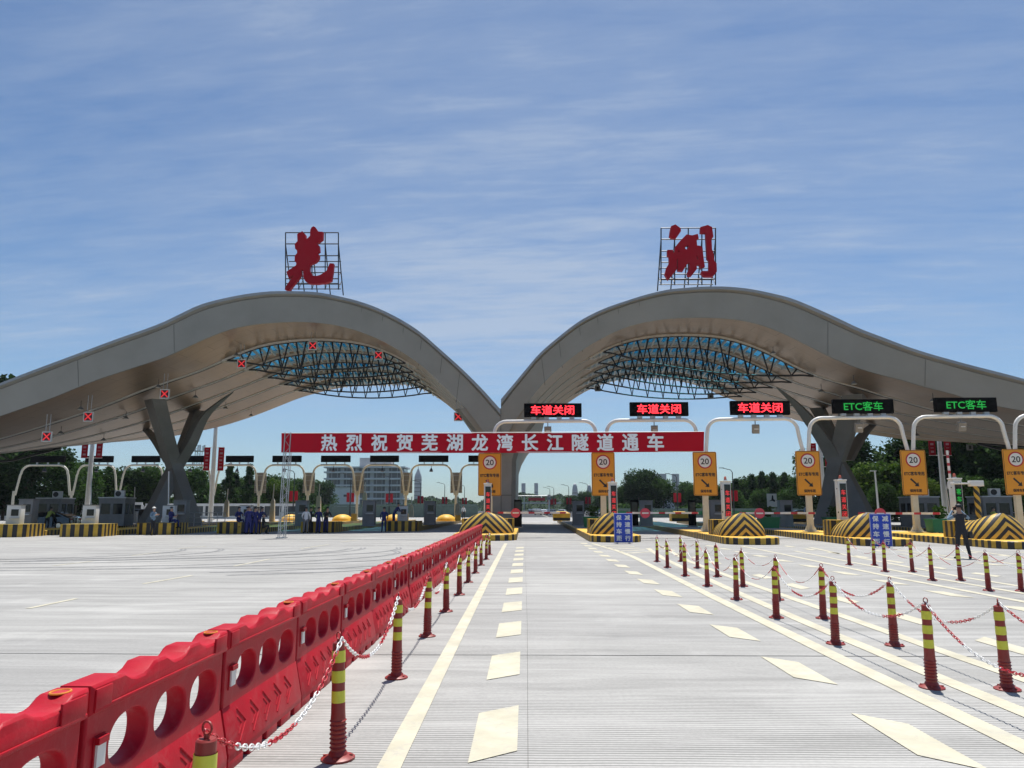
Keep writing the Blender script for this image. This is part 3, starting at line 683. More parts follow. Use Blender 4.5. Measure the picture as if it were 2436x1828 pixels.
for i in range(24):
    y = .335+1.655*i
    place(bar, i, (-2.05-.009*max(0, y-14)+random.uniform(-.006, .006), y, 0), random.uniform(-.006, .006),
          f'red plastic water barrier, {ORD[i]} from the camera in the long row' if i else 'red plastic water barrier nearest the camera, cut off by the photo edge')
# ------------------------------------------------------------------ flexible bollards and plastic chains
def make_bollard():
    t = thing('flexible_bollard', '', 'bollard')
    mb = MB(); n = 20
    zs = [(0, .118), (.012, .118), (.022, .10), (.03, .066)]
    for k in range(8): zs += [(.05+.028*k, .060), (.058+.028*k, .052), (.07+.028*k, .052)]
    zs += [(.29, .050), (.45, .046), (.745, .042), (.752, .036), (.752, .012), (.772, .012)]
    rings = [[(r*math.cos(2*math.pi*k/n), r*math.sin(2*math.pi*k/n), z) for k in range(n)] for z, r in zs]
    mb.loft(rings)
    for k in range(4):
        a = math.pi/4+k*math.pi/2; mb.cyl((.092*math.cos(a), .092*math.sin(a), .012), (.092*math.cos(a), .092*math.sin(a), .032), .012, n=6)
    mb.build('post', M['bollard'], t, 35)
    for z in (.40, .53, .66):
        mb = MB(); rings = [[(r*math.cos(2*math.pi*k/n), r*math.sin(2*math.pi*k/n), zz) for k in range(n)] for zz, r in ((z-.038, .0485), (z+.038, .0472))]
        mb.loft(rings, 0, False); mb.build('reflective_band', M['reflyel'], t, 60)
    mb = MB(); mb.tube([(.026*math.cos(a), 0, .792+.024*math.sin(a)) for a in [2*math.pi*k/16 for k in range(17)]], .005, 6, caps=False)
    mb.build('chain_ring', M['bollard'], t, 60)
    return t
bol = make_bollard(); nb = 0
SC_ = 1.03
ROWS = {
 'beside the red barriers': [(-1.31, 3.31), (-1.29, 5.61), (-1.31, 8.17), (-1.32, 10.74), (-1.32, 13.26), (-1.31, 15.76), (-1.32, 18.38), (-1.32, 20.97), (-1.33, 23.84), (-1.31, 26.51), (-1.32, 29.2)],
 'along the left of the double chain lines': [(3.9, 7.82), (3.94, 10.24), (3.95, 12.6), (3.99, 15.06), (4.04, 17.61), (4.08, 20.21), (4.14, 23.01), (4.27, 25.57)],
 'along the right of the double chain lines': [(4.58, 7.76), (4.63, 10.13), (4.66, 12.54), (4.75, 15.0), (4.81, 17.57), (4.85, 20.02), (4.97, 22.84), (5.07, 25.7)],
 'in the left line of the far right chains': [(9.69, 16.73), (9.74, 19.09), (9.81, 21.69), (9.89, 24.22)],
 'in the right line of the far right chains': [(10.31, 16.65), (10.42, 19.1), (10.52, 21.62), (10.57, 24.04)]}
ROWX = {'along the left of the double chain lines': [(3.88, 5.3)], 'along the right of the double chain lines': [(4.55, 5.2)], 'in the left line of the far right chains': [(9.66, 14.3)], 'in the right line of the far right chains': [(10.27, 14.2)]}
def chain(p, q, sag, label, phase):
    p, q = Vector(p), Vector(q); L = (q-p).length
    n = max(12, int((L+sag*1.2)/.052)); d = (q-p).normalized(); mb = MB()
    pts = [p.lerp(q, i/n)+Vector((0, 0, -sag*4*(i/n)*(1-i/n))) for i in range(n+1)]
    far = (p.y+q.y)/2 > 12.5
    for i in range(n):
        a, b = pts[i], pts[i+1]; t = (b-a).normalized(); c = (a+b)/2
        s1 = t.cross(Vector((0, 0, 1))).normalized(); s2 = s1.cross(t); w = s1 if i % 2 else s2; hh = (b-a).length*.70
        col = int((i/n*5+phase)) % 2
        if far:
            mb.tube([a, b], .0065, 4, col, False); continue
        mb.tube([c+t*(hh*math.cos(k))+w*(.0135*math.sin(k)) for k in [2*math.pi*j/10 for j in range(11)]], .0042, 5, col, False)
    o = mb.build('plastic_chain', [M['chainred'], M['chainwhite']])
    mid = (p+q)/2; o.data.transform(Matrix.Translation(-mid)); o.location = mid
    tag(o, label, 'chain', 'red and white plastic chains between the bollards'); return o
for row, pts in ROWS.items():
    for i, (x, y) in enumerate(pts):
        word = 'nearest' if i == 0 else ('farthest' if i == len(pts)-1 else ORD[i]+' nearest')
        o = place(bol, nb, (x, y, 0), random.uniform(0, 6), f'{word} red bollard {row}', 'red and yellow flexible bollards')
        o.scale = (SC_*.96, SC_*.96, SC_); o.rotation_euler.x = random.uniform(-.022, .022); o.rotation_euler.y = random.uniform(-.022, .022); nb += 1
    full = ROWX.get(row, [])+pts
    for i, (a, b) in enumerate(zip(full, full[1:])):
        word = ('nearest' if i == 0 else ORD[i]+' nearest')
        sag = random.uniform(.24, .40)
        chain((*a, .80), (*b, .80), sag, f'{word} chain span {row}', .3+.7*i)
    for (x, y) in ROWX.get(row, []):
        pass
for row, pts in ROWX.items():
    for (x, y) in pts:
        if y > 10: 
            o = place(bol, nb, (x, y, 0), 0, f'rightmost red bollard {row}', 'red and yellow flexible bollards'); o.scale = (SC_,)*3; nb += 1
# ------------------------------------------------------------------ toll islands
ZI = .33
def outline(hw, y0, y1, nose, taper_end=False, n=14):
    pts = [(-hw, y1), ]
    pts = []
    for k in range(n+1):
        a = math.pi*k/n; pts.append((-hw*math.copysign(abs(math.cos(a))**.75, math.cos(a)), y0+nose*(1-math.sin(a)**.75)))
    return [(-hw, y1)] + pts + [(hw, y1)]
def curb(name, hw, y0, y1, nose, parent, ysplit):
    pts = outline(hw, y0, y1, nose); L = 0; mb = MB(); mb.uv = []
    us = [0]
    for p, q in zip(pts, pts[1:]): us.append(us[-1]+math.dist(p, q))
    rings = [[], [], []]
    vs = []; uv = []
    for (x, y), u in zip(pts, us):
        vs += [(x, y, 0), (x, y, ZI-.03), (x*(1-.03/hw), y+(.03 if y < y1 else 0), ZI)]; uv += [(u, 0), (u, .3), (u, .33)]
    fs = []
    for i in range(len(pts)-1):
        for j in (0, 1): fs.append((3*i+j, 3*i+3+j, 3*i+4+j, 3*i+1+j))
    mb.add(vs, fs); mb.uv = uv
    mb.build(name, M['stripe'], parent, recalc=True)
    tp = MB(); top = [(x*(1-.03/hw), y+(.03 if y < y1 else 0), ZI) for x, y in pts]
    ys = ysplit
    front = [p for p in top if p[1] <= ys]; fl, fr = front[0], front[-1]
    front = [(-hw+.03, ys, ZI)]+front+[(hw-.03, ys, ZI)] if front else []
    if front: tp.add(front, [tuple(range(len(front)))])
    tp.build('painted_top', M['paintyellow'], parent)
    tp = MB(); tp.add([(-hw+.03, ys, ZI), (hw-.03, ys, ZI), (hw-.03, y1, ZI), (-hw+.03, y1, ZI)], [(0, 1, 2, 3)])
    for sx in (-1, 1): tp.add([(sx*(hw-.03), ys, ZI+.002), (sx*(hw-.15), ys, ZI+.002), (sx*(hw-.15), y1, ZI+.002), (sx*(hw-.03), y1, ZI+.002)], [(0, 1, 2, 3)], 1)
    tp.build('paved_top', [M['concrete2'], M['paintyellow']], parent)
def nose_dome(hw, b, h, y0, back, parent):
    """crash nose: a steep bow whose flanks lean inwards, lower towards the back, then a stepped straight block"""
    mb = MB(); n = 24; m = 12; rows = []
    for i in range(m+1):
        t = i/m; sc = .14+.86*max(0.0, 1-t**1.9)**.62
        yt = y0+.42*b*t**1.6; bb = b*(1-.25*t); row = []; u = 0; prev = None
        half = []
        for k in range(n//2+1):
            a = k/(n//2)*math.pi/2; half.append((hw*sc*math.sin(a)**.9, yt+bb*(1-math.cos(a)**.8)))
        for q in (.34, .67, 1): half.append((hw*sc, yt+bb+(y0+b+back-yt-bb)*q))
        us = [0]
        for p, q in zip(half, half[1:]): us.append(us[-1]+math.dist(p, q))
        Lt = b+back-.0
        def zz(y): q = smooth_step((y-y0-.4)/(Lt-.4)); return ZI+h*t*(1-.30*q)
        row = [(-x, y, zz(y), -u) for (x, y), u in zip(half[::-1], us[::-1])]+[(x, y, zz(y), u) for (x, y), u in zip(half[1:], us[1:])]
        rows.append(row)
    nn = len(rows[0]); vs = []; uv = []
    for row in rows:
        for (x, y, z, u) in row: vs.append((x, y, z)); uv.append((u, z))
    mb.add(vs, [(i*nn+k, i*nn+k+1, (i+1)*nn+k+1, (i+1)*nn+k) for i in range(m) for k in range(nn-1)]); mb.uv = uv
    top = rows[-1]; half_n = nn//2
    mb.add([(x, y, z+.001) for x, y, z, u in top], [(k, k+1, nn-2-k, nn-1-k) for k in range(half_n)]); mb.uv += [(u, z) for x, y, z, u in top]
    mb.add([(r[0][0], r[0][1], r[0][2]) for r in rows]+[(r[-1][0], r[-1][1], r[-1][2]) for r in rows], [(k, k+1, m+1+k+1, m+1+k) for k in range(m)])
    mb.uv += [(0.2, r[0][2]) for r in rows]+[(0.2, r[0][2]) for r in rows]
    mb.build('crash_nose', M['chev'], parent, 50)
    # lower block behind with vertical stripes
    mb = MB(); yb = y0+b+back
    vs = []; uv = []
    P4 = [(-hw, yb+.01), (-hw, yb+1.0), (hw, yb+1.0), (hw, yb+.01)]
    u = 0
    for i, p in enumerate(P4+[P4[0]]):
        if i: u += math.dist(p, (P4+[P4[0]])[i-1])
        for z in (ZI, ZI+.78): vs.append((*p, z)); uv.append((u, z))
    mb.add(vs, [(2*i, 2*i+2, 2*i+3, 2*i+1) for i in range(4)]); mb.uv = uv
    mb.build('striped_block', M['stripe'], parent)
    mb = MB(); mb.add([(x, y, ZI+.781) for x, y in P4], [(0, 1, 2, 3)]); mb.build('block_top', M['paintyellow'], parent)
# centre X at Y=45, lean per metre, y of the curb front
ISL = [(-2.2, 0.0, 41.6), (4.75, .012, 39.8), (11.25, .04, 37.2), (17.05, .05, 35.8), (22.1, .055, 33.2), (28.6, .06, 34.5)]
names = ['below the centre pier, behind the end of the red barriers', 'behind the left blue sign', 'between the two blue signs', 'left of the right blue sign', 'behind the photographer', 'at the right photo edge']
def isl_x(i, Y): x, s, y0 = ISL[i]; return x+s*(Y-45)
for i, (x45, sl, y0) in enumerate(ISL):
    t = thing('toll_island', f'striped toll island {names[i]}', 'toll island', (isl_x(i, y0), y0, 0), -math.atan(sl), 'striped toll islands on the entry side')
    hw = 1.35 if i else 1.75
    curb('curb', hw, 0, 58, 1.6, t, 15)
    if i < 5: nose_dome(hw-.2, 1.0, 1.16, 2.0, 1.7, t)
# ------------------------------------------------------------------ lane gantries over the entry lanes, with yellow signs at their legs
YG = [48.5, 48.0, 47.6, 47.0, 46.4, 45.8]
GX = [PY('D', 1058, 1060, YG[0]).x, PY('D', 1303, 1060, YG[1]).x, PY('D', 1523, 1060, YG[2]).x, PY('D', 1746, 1060, YG[3]).x, PY('D', 1974, 1060, YG[4]).x, PY('D', 2196, 1060, YG[5]).x]
ZTOP = 7.13
def gantry(i, x0, y0, x1, y1, lit, txt, label):
    c = Vector(((x0+x1)/2, (y0+y1)/2, 0)); t = thing('lane_gantry', label, 'gantry', c, 0, 'white arched lane gantries')
    a, b = Vector((x0, y0, 0))-c, Vector((x1, y1, 0))-c; e = (b-a).normalized()
    pts = [a+e*.13+Vector((0, 0, 4.9)), a+e*.26+Vector((0, 0, 6.3))]
    R_ = .75
    for k in range(7): an = math.pi/2*k/6; pts.append(a+e*(.28+R_-R_*math.cos(an))+Vector((0, 0, ZTOP-R_+R_*math.sin(an))))
    for k in range(7): an = math.pi/2*(1-k/6); pts.append(b-e*(.40+R_-R_*math.cos(an))+Vector((0, 0, ZTOP-R_+R_*math.sin(an))))
    pts += [b-e*.34+Vector((0, 0, 6.0)), b-e*.13+Vector((0, 0, 4.9))]
    mb = MB(); mb.tube(pts, .115, 12); mb.build('arch_frame', M['white'], t, 50)
    # board
    w, h = 3.62, .86; zc = ZTOP+.25+h/2; off_ = .45
    mb = MB(); mb.box((off_-.0, -.05, zc), (w, .32, h)); bo = mb.build('display_board', M['black'], t, bevel=.02)
    mb = MB()
    for k in (-1.2, -.4, .4, 1.2): mb.box((off_+k, -.05, ZTOP+.18), (.30, .2, .14))
    mb.build('bracket', M['steel'], t)
    if txt:
        mb = MB()
        put_text(mb, txt, Vector((off_-.02, -.222, zc)), .62 if lit == 'ledred' else .56, 2.72 if lit == 'ledred' else 2.35, 0, .022 if lit == 'ledred' else .012)
        mb.build('lettering', M[lit], bo, recalc=False)
    mb = MB(); mb.tube([(off_*.3, 0, ZTOP-.1), (off_*.3, 0, ZTOP-.36)], .03, 6); mb.box((off_*.3, -.05, ZTOP-.62), (.42, .3, .52), M=Euler((rad(18), 0, rad(-8))).to_matrix(), m=0)
    mb.box((off_*.3, -.215, ZTOP-.64), (.26, .02, .05), m=1)
    mb.build('floodlight', [M['board'], M['white']], t)
    return t
tx = ['车道关闭']*3+['ETC客车']*2+['ETC客车']
for i in range(5):
    gantry(i, GX[i], YG[i], GX[i+1], YG[i+1], 'ledred' if i < 3 else 'ledgreen', tx[i],
           ['white lane gantry with red lit board, leftmost, over the lane beside the centre pier', 'white lane gantry with red lit board above the banner, second from left', 'white lane gantry with red lit board right of the banner end', 'white lane gantry with green lit board in front of the right X column', 'white lane gantry with green lit board, rightmost whole one'][i])
gantry(5, GX[5], YG[5], GX[5]+6.6, YG[5]-.6, 'ledgreen', None, 'white lane gantry cut off by the right photo edge')
def make_sign(n):
    t = thing('lane_sign', '', 'road sign', group='yellow twenty speed limit lane signs')
    mb = MB(); mb.loft([[(-.17, -.13, ZI), (.17, -.13, ZI), (.17, .13, ZI), (-.17, .13, ZI)], [(-.15, -.12, 5.0), (.15, -.12, 5.0), (.15, .12, 5.0), (-.15, .12, 5.0)]])
    for a in (0, 1, 2, 3):
        R = Matrix.Rotation(a*math.pi/2, 4, 'Z'); mb.add([R @ Vector(p) for p in ((.14, -.02, ZI+.03), (.38, -.02, ZI+.03), (.14, -.02, ZI+.5), (.14, .02, ZI+.03), (.38, .02, ZI+.03), (.14, .02, ZI+.5))], [(0, 1, 2), (5, 4, 3), (0, 3, 4, 1), (1, 4, 5, 2), (2, 5, 3, 0)])
    mb.box((0, 0, ZI+.02), (.8, .6, .05), m=0)
    mb.build('post', M['cream'], t)
    w, h, zc = 1.44, 2.66, 3.80
    def rr(w, h, r):
        P = []
        for cx, cz, a0 in ((w/2-r, h/2-r, 0), (-w/2+r, h/2-r, 90), (-w/2+r, -h/2+r, 180), (w/2-r, -h/2+r, 270)):
            for k in range(5): a = rad(a0+22.5*k); P.append((cx+r*math.cos(a), zc+cz+r*math.sin(a)))
        return P
    mb = MB(); mb.prism(rr(w, h, .09), .05, Matrix.Translation((0, -.21, 0))); pn = mb.build('panel', M['yellow'], t)
    mb = MB(); o, i_ = rr(w-.05, h-.05, .08), rr(w-.10, h-.10, .06); n_ = len(o)
    mb.add([(x, -.238, z) for x, z in o+i_], [(k, (k+1) % n_, (k+1) % n_+n_, k+n_) for k in range(n_)])
    put_text(mb, 'ETC客车专用', Vector((0, -.239, zc-.06)), .24, 1.16, 0, .035)
    put_text(mb, '保持车距', Vector((.02, -.239, zc-1.06)), .19, .70, 0, .035)
    a0, a1 = Vector((-.24, 0, zc-.36)), Vector((.22, 0, zc-.82)); d = (a1-a0).normalized(); s_ = Vector((-d.z, 0, d.x))
    sh = [a0+s_*.05, a0-s_*.05, a1-d*.20-s_*.05, a1-d*.20-s_*.16, a1, a1-d*.20+s_*.16, a1-d*.20+s_*.05]
    mb.prism([(p.x, p.z) for p in sh], .012, Matrix.Translation((0, -.24, 0)))
    mb.build('lettering', M['ink'], pn, recalc=False)
    mb = MB(); mb.disc((0, -.244, zc+.74), .44, .014, 36, 1, .365); mb.disc((0, -.243, zc+.74), .368, .012, 36, 0)
    put_text(mb, '20', Vector((0, -.252, zc+.74)), .36, .50, 2, .02)
    mb.build('roundel', [M['white'], M['redpaint'], M['ink']], pn, recalc=False)
    mb = MB(); mb.box((0, -.17, zc+.9), (1.3, .04, .08)); mb.box((0, -.17, zc-.9), (1.3, .04, .08)); mb.box((0, -.13, zc+.9), (.5, .1, .16)); mb.box((0, -.13, zc-.9), (.5, .1, .16))
    mb.build('mounting_rail', M['steel'], t)
    return t
sg = make_sign(0)
for i in range(6):
    place(sg, i, (GX[i], YG[i], 0), [0, 0, -.02, -.03, -.04, -.04][i], 'yellow speed limit 20 sign '+['in front of the centre pier', 'below the banner, right of the road', 'below the right end of the banner', 'in front of the left leg of the right X column', 'left of the photographer', 'cut off by the right photo edge'][i])
# ------------------------------------------------------------------ signal pillars with beacons, and gates
def make_pillar(col, txt, nm):
    t = thing('signal_pillar', '', 'signal', group='white signal pillars with red beacons')
    mb = MB(); mb.box((0, 0, 1.75), (.46, .42, 2.84)); mb.box((0, 0, 3.2), (.52, .5, .06)); mb.box((.0, -.02, .38), (.56, .52, .1)); mb.build('cabinet', M['white'], t, bevel=.015)
    mb = MB(); mb.box((.02, -.215, 2.15), (.34, .03, 1.75)); sc_ = mb.build('screen', M['glassdark'], t)
    for k, ch in enumerate(txt): mb = MB(); put_text(mb, ch, Vector((.02, -.236, 2.55-.38*k)), .29, .25, 0, .012); mb.build('character', M[col], sc_, recalc=False)
    mb = MB(); mb.cyl((0, 0, 3.23), (0, 0, 3.29), .10, n=12, m=1); mb.cyl((0, 0, 3.29), (0, 0, 3.42), .075, .065, 12); mb.cyl((0, 0, 3.42), (0, 0, 3.48), .065, .03, 12)
    mb.build('beacon', [mat('beacon_lens', (.5, .13, .08), .2, var=0), M['steel']], t, 40)
    mb = MB(); mb.box((-.236, -.05, 2.75), (.02, .06, .05)); mb.box((-.236, -.05, 1.5), (.02, .09, .08)); mb.build('lock', M['black'], t)
    return t
pp = make_pillar('leddim', '车道关闭', 0); pg_ = None
PX = [(1053.5, 47.6), (1323.5, 45.6), (1568, 43.6), (1817, 42), (2065, 40)]
PLAB = ['in front of the yellow sign at the centre pier', 'overlapping the second yellow sign', 'with a dim red screen right of the third yellow sign', 'with a dim red screen before the right X column', 'with a green lit screen, tilted arm beside it']
for i, (px, Y) in enumerate(PX):
    p = PY('D', px, 1070, Y); lab = 'white signal pillar with beacon '+PLAB[i]
    if i < 4: place(pp, i, (p.x, Y, 0), 0.05, lab)
    else:
        pg_ = make_pillar('ledgreen', '客车', 1); place(pg_, 0, (p.x, Y, 0), .05, lab)
def make_gate():
    t = thing('barrier_gate', '', 'barrier gate', group='boom gates across the entry lanes')
    mb = MB(); mb.box((0, 0, .75), (.36, .34, .86)); mb.box((0, 0, 1.2), (.40, .38, .05)); mb.box((0, 0, .36), (.5, .45, .07)); mb.build('gate_cabinet', M['grey'], t, bevel=.02)
    mb = MB(); mb.uv = []
    L = 4.4; vs = []; uv = []
    for x in [0, L]:
        for (y, z) in ((-.25, 1.37), (-.20, 1.37), (-.20, 1.49), (-.25, 1.49)): vs.append((x, y, z)); uv.append((x, z))
    mb.add(vs, [(0, 1, 2, 3), (7, 6, 5, 4), (0, 4, 5, 1), (1, 5, 6, 2), (2, 6, 7, 3), (3, 7, 4, 0)]); mb.uv = uv
    mb.build('boom_arm', M['armstripe'], t)
    mb = MB(); mb.disc((1.15, -.30, 1.42), .30, .03, 28, 0); mb.box((1.15, -.33, 1.42), (.40, .02, .09), m=1); mb.build('no_entry_disc', [mat('faded_red_disc', (.55, .06, .10), .5), M['white']], t)
    return t
gt_ = make_gate()
for i, (px, Y, lab) in enumerate(((1076, 50.5, 'lowered boom gate beside the centre pier'), (1352, 48.5, 'lowered boom gate right of the second signal pillar'), (1595, 46.5, 'lowered boom gate between third and fourth yellow signs'), (1850, 43.5, 'lowered boom gate above the right blue sign'))):
    p = PY('D', px, 1100, Y); place(gt_, i, (p.x, Y, 0), -.03, lab)
# raised arm by the green pillar
t = thing('raised_gate', 'boom gate with its arm raised beside the green screen pillar', 'barrier gate', (PY('a6', 1235, 900, 43).x, 43, ZI))
mb = MB(); mb.box((0, 0, .55), (.4, .4, 1.1)); mb.build('gate_cabinet', M['whitepanel'], t, bevel=.02)
mb = MB(); vs = []; uv = []
A_, B_ = PY('a6', 1228, 890, 43)-t.location, PY('a6', 1197, 600, 43)-t.location
for p, u in ((A_, 0), (B_, 4)):
    for dx, dy in ((-.06, -.03), (.06, -.03), (.06, .03), (-.06, .03)): vs.append(p+Vector((dx, dy, 0))); uv.append((u, 0))
mb.add(vs, [(0, 1, 2, 3), (7, 6, 5, 4), (0, 4, 5, 1), (1, 5, 6, 2), (2, 6, 7, 3), (3, 7, 4, 0)]); mb.uv = uv; mb.build('boom_arm', M['armstripe'], t)
mb = MB(); mb.tube([(-.2, 0, 1.1), A_+Vector((-.25, 0, -.5)), A_+Vector((-.15, 0, -.05)), A_], .03, 8); mb.disc(A_+Vector((.05, -.05, -.25)), .28, .04, 20); mb.build('hinge_loop', M['steel'], t)
# ------------------------------------------------------------------ blue slow-down signs
def make_blue():
    t = thing('slow_sign', '', 'sign', group='blue slow-down signs')
    mb = MB(); mb.box((0, 0, .86), (.92, .04, 1.62)); pn = mb.build('panel', M['blue'], t, bevel=.015)
    mb = MB()
    for k, ch in enumerate('减速慢行'): put_text(mb, ch, Vector((.21, -.024, 1.43-.38*k)), .29, .27, 0, .03)
    for k, ch in enumerate('保持车距'): put_text(mb, ch, Vector((-.21, -.024, 1.43-.38*k)), .29, .27, 0, .03)
    mb.build('lettering', M['white'], pn, recalc=False)
    mb = MB(); w, h = .445, .79
    for (x, z, a, b) in ((0, .86+h, 2*w, .012), (0, .86-h, 2*w, .012), (w, .86, .012, 2*h), (-w, .86, .012, 2*h)): mb.box((x, -.024, z), (a, .006, b))
    mb.build('border', M['white'], pn)
    mb = MB(); mb.tube([(-.3, .02, 1.2), (-.3, .5, .02)], .02, 6); mb.tube([(.3, .02, 1.2), (.3, .5, .02)], .02, 6); mb.box((-.3, 0, .03), (.05, .1, .06)); mb.box((.3, 0, .03), (.05, .1, .06)); mb.build('stand', M['steel'], t)
    return t
bl = make_blue()
for i, (px, py, Y, lab) in enumerate(((1347, 1172, 38.6, 'blue sign with white characters leaning before the second toll island'), (1905, 1176, 34.8, 'blue sign with white characters standing left of the photographer'))):
    p = PY('D', px, py, Y); place(bl, i, (p.x, Y, 0), -.06*i, lab).scale.z = .88
# ------------------------------------------------------------------ banner on a lattice post
Yn = 45.0
p0, p1 = PY('D', 608, 936, Yn), PY('D', 1521, 933, Yn-.9); q0, q1 = PY('D', 607, 978, Yn), PY('D', 1520.5, 976, Yn-.9)
t = thing('celebration_banner', 'long red cloth banner with white characters strung across the lanes', 'banner', ((p0.x+p1.x)/2, Yn, q0.z)); o_ = t.location.copy()
mb = MB(); n = 40; rows = []
for i in range(n+1):
    q = i/n; sg_ = -.05*math.sin(q*math.pi)
    rows.append([p0.lerp(p1, q)-o_+Vector((0, .03*math.sin(q*23), sg_)), p0.lerp(q0, .5).lerp(p1.lerp(q1, .5), q)-o_+Vector((0, .04*math.sin(q*31+1), sg_)), q0.lerp(q1, q)-o_+Vector((0, .03*math.sin(q*19+2), sg_))])
mb.loft(rows, 0, False, closed=False); cl_ = mb.build('cloth', M['banner'], t, 60)
mb = MB(); chars = '热烈祝贺芜湖龙湾长江隧道通车'
for k, ch in enumerate(chars):
    xa = 711+(1416-711)*k/13
    c = PY('D', xa, 956.6-.9*k/13, Yn-.9*(xa-608)/913-.06); mb = MB(); put_text(mb, ch, c-o_, .98, .96, 0, .030); mb.build('character', M['bannertext'], cl_, recalc=False)
mb = MB(); mb.tube([p0-o_+Vector((0, .02, 0)), p1-o_+Vector((0, .02, 0))], .02, 6); mb.tube([q0-o_+Vector((0, .02, 0)), q1-o_+Vector((0, .02, 0))], .02, 6); mb.build('rope', M['white'], t)
c = PY('D', 607, 1157, Yn); t = thing('lattice_post', 'slim steel lattice post holding up the left end of the banner', 'post', (c.x, Yn+.15, 0))
mb = MB(); w = .17; hgt = p0.z+.05
for dx, dy in ((-w, -w), (w, -w), (w, w), (-w, w)): mb.tube([(dx*1.0, dy, 0), (dx+.13, dy, hgt)], .028, 6)
k = 0
for j in range(14):
    z0, z1 = hgt*j/14, hgt*(j+1)/14; s_ = 1 if j % 2 else -1; f = lambda z: .13*z/hgt
    mb.tube([(-w*s_+f(z0), -w, z0), (w*s_+f(z1), -w, z1)], .014, 4); mb.tube([(-w*s_+f(z0), w, z0), (w*s_+f(z1), w, z1)], .014, 4)
mb.build('lattice', M['steel'], t); mb = MB(); mb.box((0, 0, .03), (.55, .5, .05)); mb.build('base_plate', M['steel'], t)
# ------------------------------------------------------------------ hanging lane signals and lamps under the canopy
def make_signal(sz=.72):
    t = thing('lane_signal', '', 'lane signal', group='red cross lane signals hanging from the canopy')
    mb = MB(); mb.box((0, 0, 0), (sz, .12, sz)); mb.build('housing', M['whitepanel'], t)
    mb = MB(); mb.box((0, -.062, 0), (sz*.82, .01, sz*.82)); f = mb.build('face', mat('signal_face', (.10, .004, .008), .4, var=0), t)
    mb = MB()
    for a in (45, -45): mb.box((0, -.07 if a > 0 else -.0705, 0), (sz*.98, .006, .085), M=Matrix.Rotation(rad(a), 3, 'Y'))
    mb.build('cross', M['leddim'], f)
    mb = MB()
    for x in (-.14, .14): mb.tube([(x, 0, sz/2), (x, 0, sz/2+1.25)], .022, 6)
    mb.build('hanger', M['steel'], t); return t
sgn = make_signal()
SP = [('A', 203, 724, 54.5), ('A', 382, 638, 56), ('A', 711, 540, 58.2), ('A', 1043, 410, 60.5), ('A', 1350, 332, 61.2), ('A', 1633, 373, 62.6), ('A', 1977, 638, 62.2)]
SLAB = ['leftmost, before the wing truss', 'second from left under the left wing', 'above the left X column', 'at the left end of the left skylight', 'at the top of the left skylight', 'at the right end of the left skylight', 'brightest, next to the centre pier']
for i, (k, x, y, Y) in enumerate(SP): place(sgn, i, PY(k, x, y, Y), 0, 'red cross lane signal hanging '+SLAB[i])
def make_back(sz=.6):
    t = thing('lane_signal', '', 'lane signal', group='unlit lane signals under the right arch')
    mb = MB(); mb.box((0, 0, 0), (sz, .14, sz)); mb.build('housing', M['grey'], t)
    mb = MB(); mb.box((0, -.075, 0), (sz*.4, .02, sz*.6)); mb.build('vent', M['dark'], t)
    mb = MB()
    for x in (-.12, .12): mb.tube([(x, 0, sz/2), (x, 0, sz/2+.9)], .02, 6)
    mb.build('hanger', M['dark'], t); return t
sb_ = make_back()
for i, (k, x, y, Y, lab) in enumerate((('B', 373, 516, 80, 'unlit grey lane signal at the left end of the right skylight'), ('B', 860, 548, 80, 'unlit grey lane signal at the right end of the right skylight'), ('B', 1978, 770, 80, 'unlit pale lane signal hanging under the far right wing'), ('B', 118, 690, 80, 'unlit grey lane signal behind the first red lit board'))):
    place(sb_, i, PY(k, x, y, Y), 0, lab)
def make_lamp():
    t = thing('pendant_lamp', '', 'lamp', group='small lamps hanging under the canopy')
    mb = MB(); mb.tube([(0, 0, 0), (0, 0, .55)], .02, 5); mb.build('rod', M['dark'], t)
    mb = MB(); mb.cyl((0, 0, -.12), (0, 0, .1), .26, .07, 14); mb.build('shade', M['grey'], t, 40)
    mb = MB(); mb.disc((0, 0, 0), .2, .02, 12); mb.v = [(x, z, -.13+y) for x, y, z in mb.v]; mb.build('lens', M['white'], t); return t
lp = make_lamp()
for i, (k, x, y, s) in enumerate((('A', 348, 600, -1), ('A', 683, 505, -1), ('A', 1021, 370, -1), ('A', 263, 705, -1), ('A', 543, 640, -1), ('A', 447, 735, -1), ('A', 973, 598, -1), ('A', 1083, 630, -1), ('A', 843, 550, -1),
                                ('B', 478, 330, 1), ('B', 1130, 360, 1), ('B', 1478, 490, 1), ('B', 1338, 525, 1), ('B', 1212, 588, 1), ('B', 1630, 620, 1), ('B', 1750, 715, 1), ('B', 1820, 565, 1))):
    r = ray(k, x, y); best = None                     # hang it where the line of sight meets the soffit
    for j in range(60):
        Y = 52+j*.6; p = r*(Y/r.y)+Vector((0, 0, H)); fr = (Y-Yf(p.x)-1.1)/(Yb(p.x)-Yf(p.x)-1.1)
        if 0 < fr < 1:
            gap = soffit(s, p.x, fr).z-p.z
            if best is None or abs(gap-.5) < best[0]: best = (abs(gap-.5), p, gap)
    if best:
        place(lp, i, best[1], 0, 'small pendant lamp under the '+('left' if s < 0 else 'right')+' arch '+['left of the second cross signal', 'above the cross signal at the X column', 'left of the skylight', 'beside the leftmost cross signal', 'over the left curved column arm', 'far out on the wing near the rear edge', 'right of the column arm tip', 'at the rear edge right of the column', 'just right of the column head', 'at the skylight left corner', 'right of the skylight', 'above the right X column', 'left of the green board', 'right of the third red board', 'right of the first green board', 'behind the second green board gap', 'over the second green board'][i])
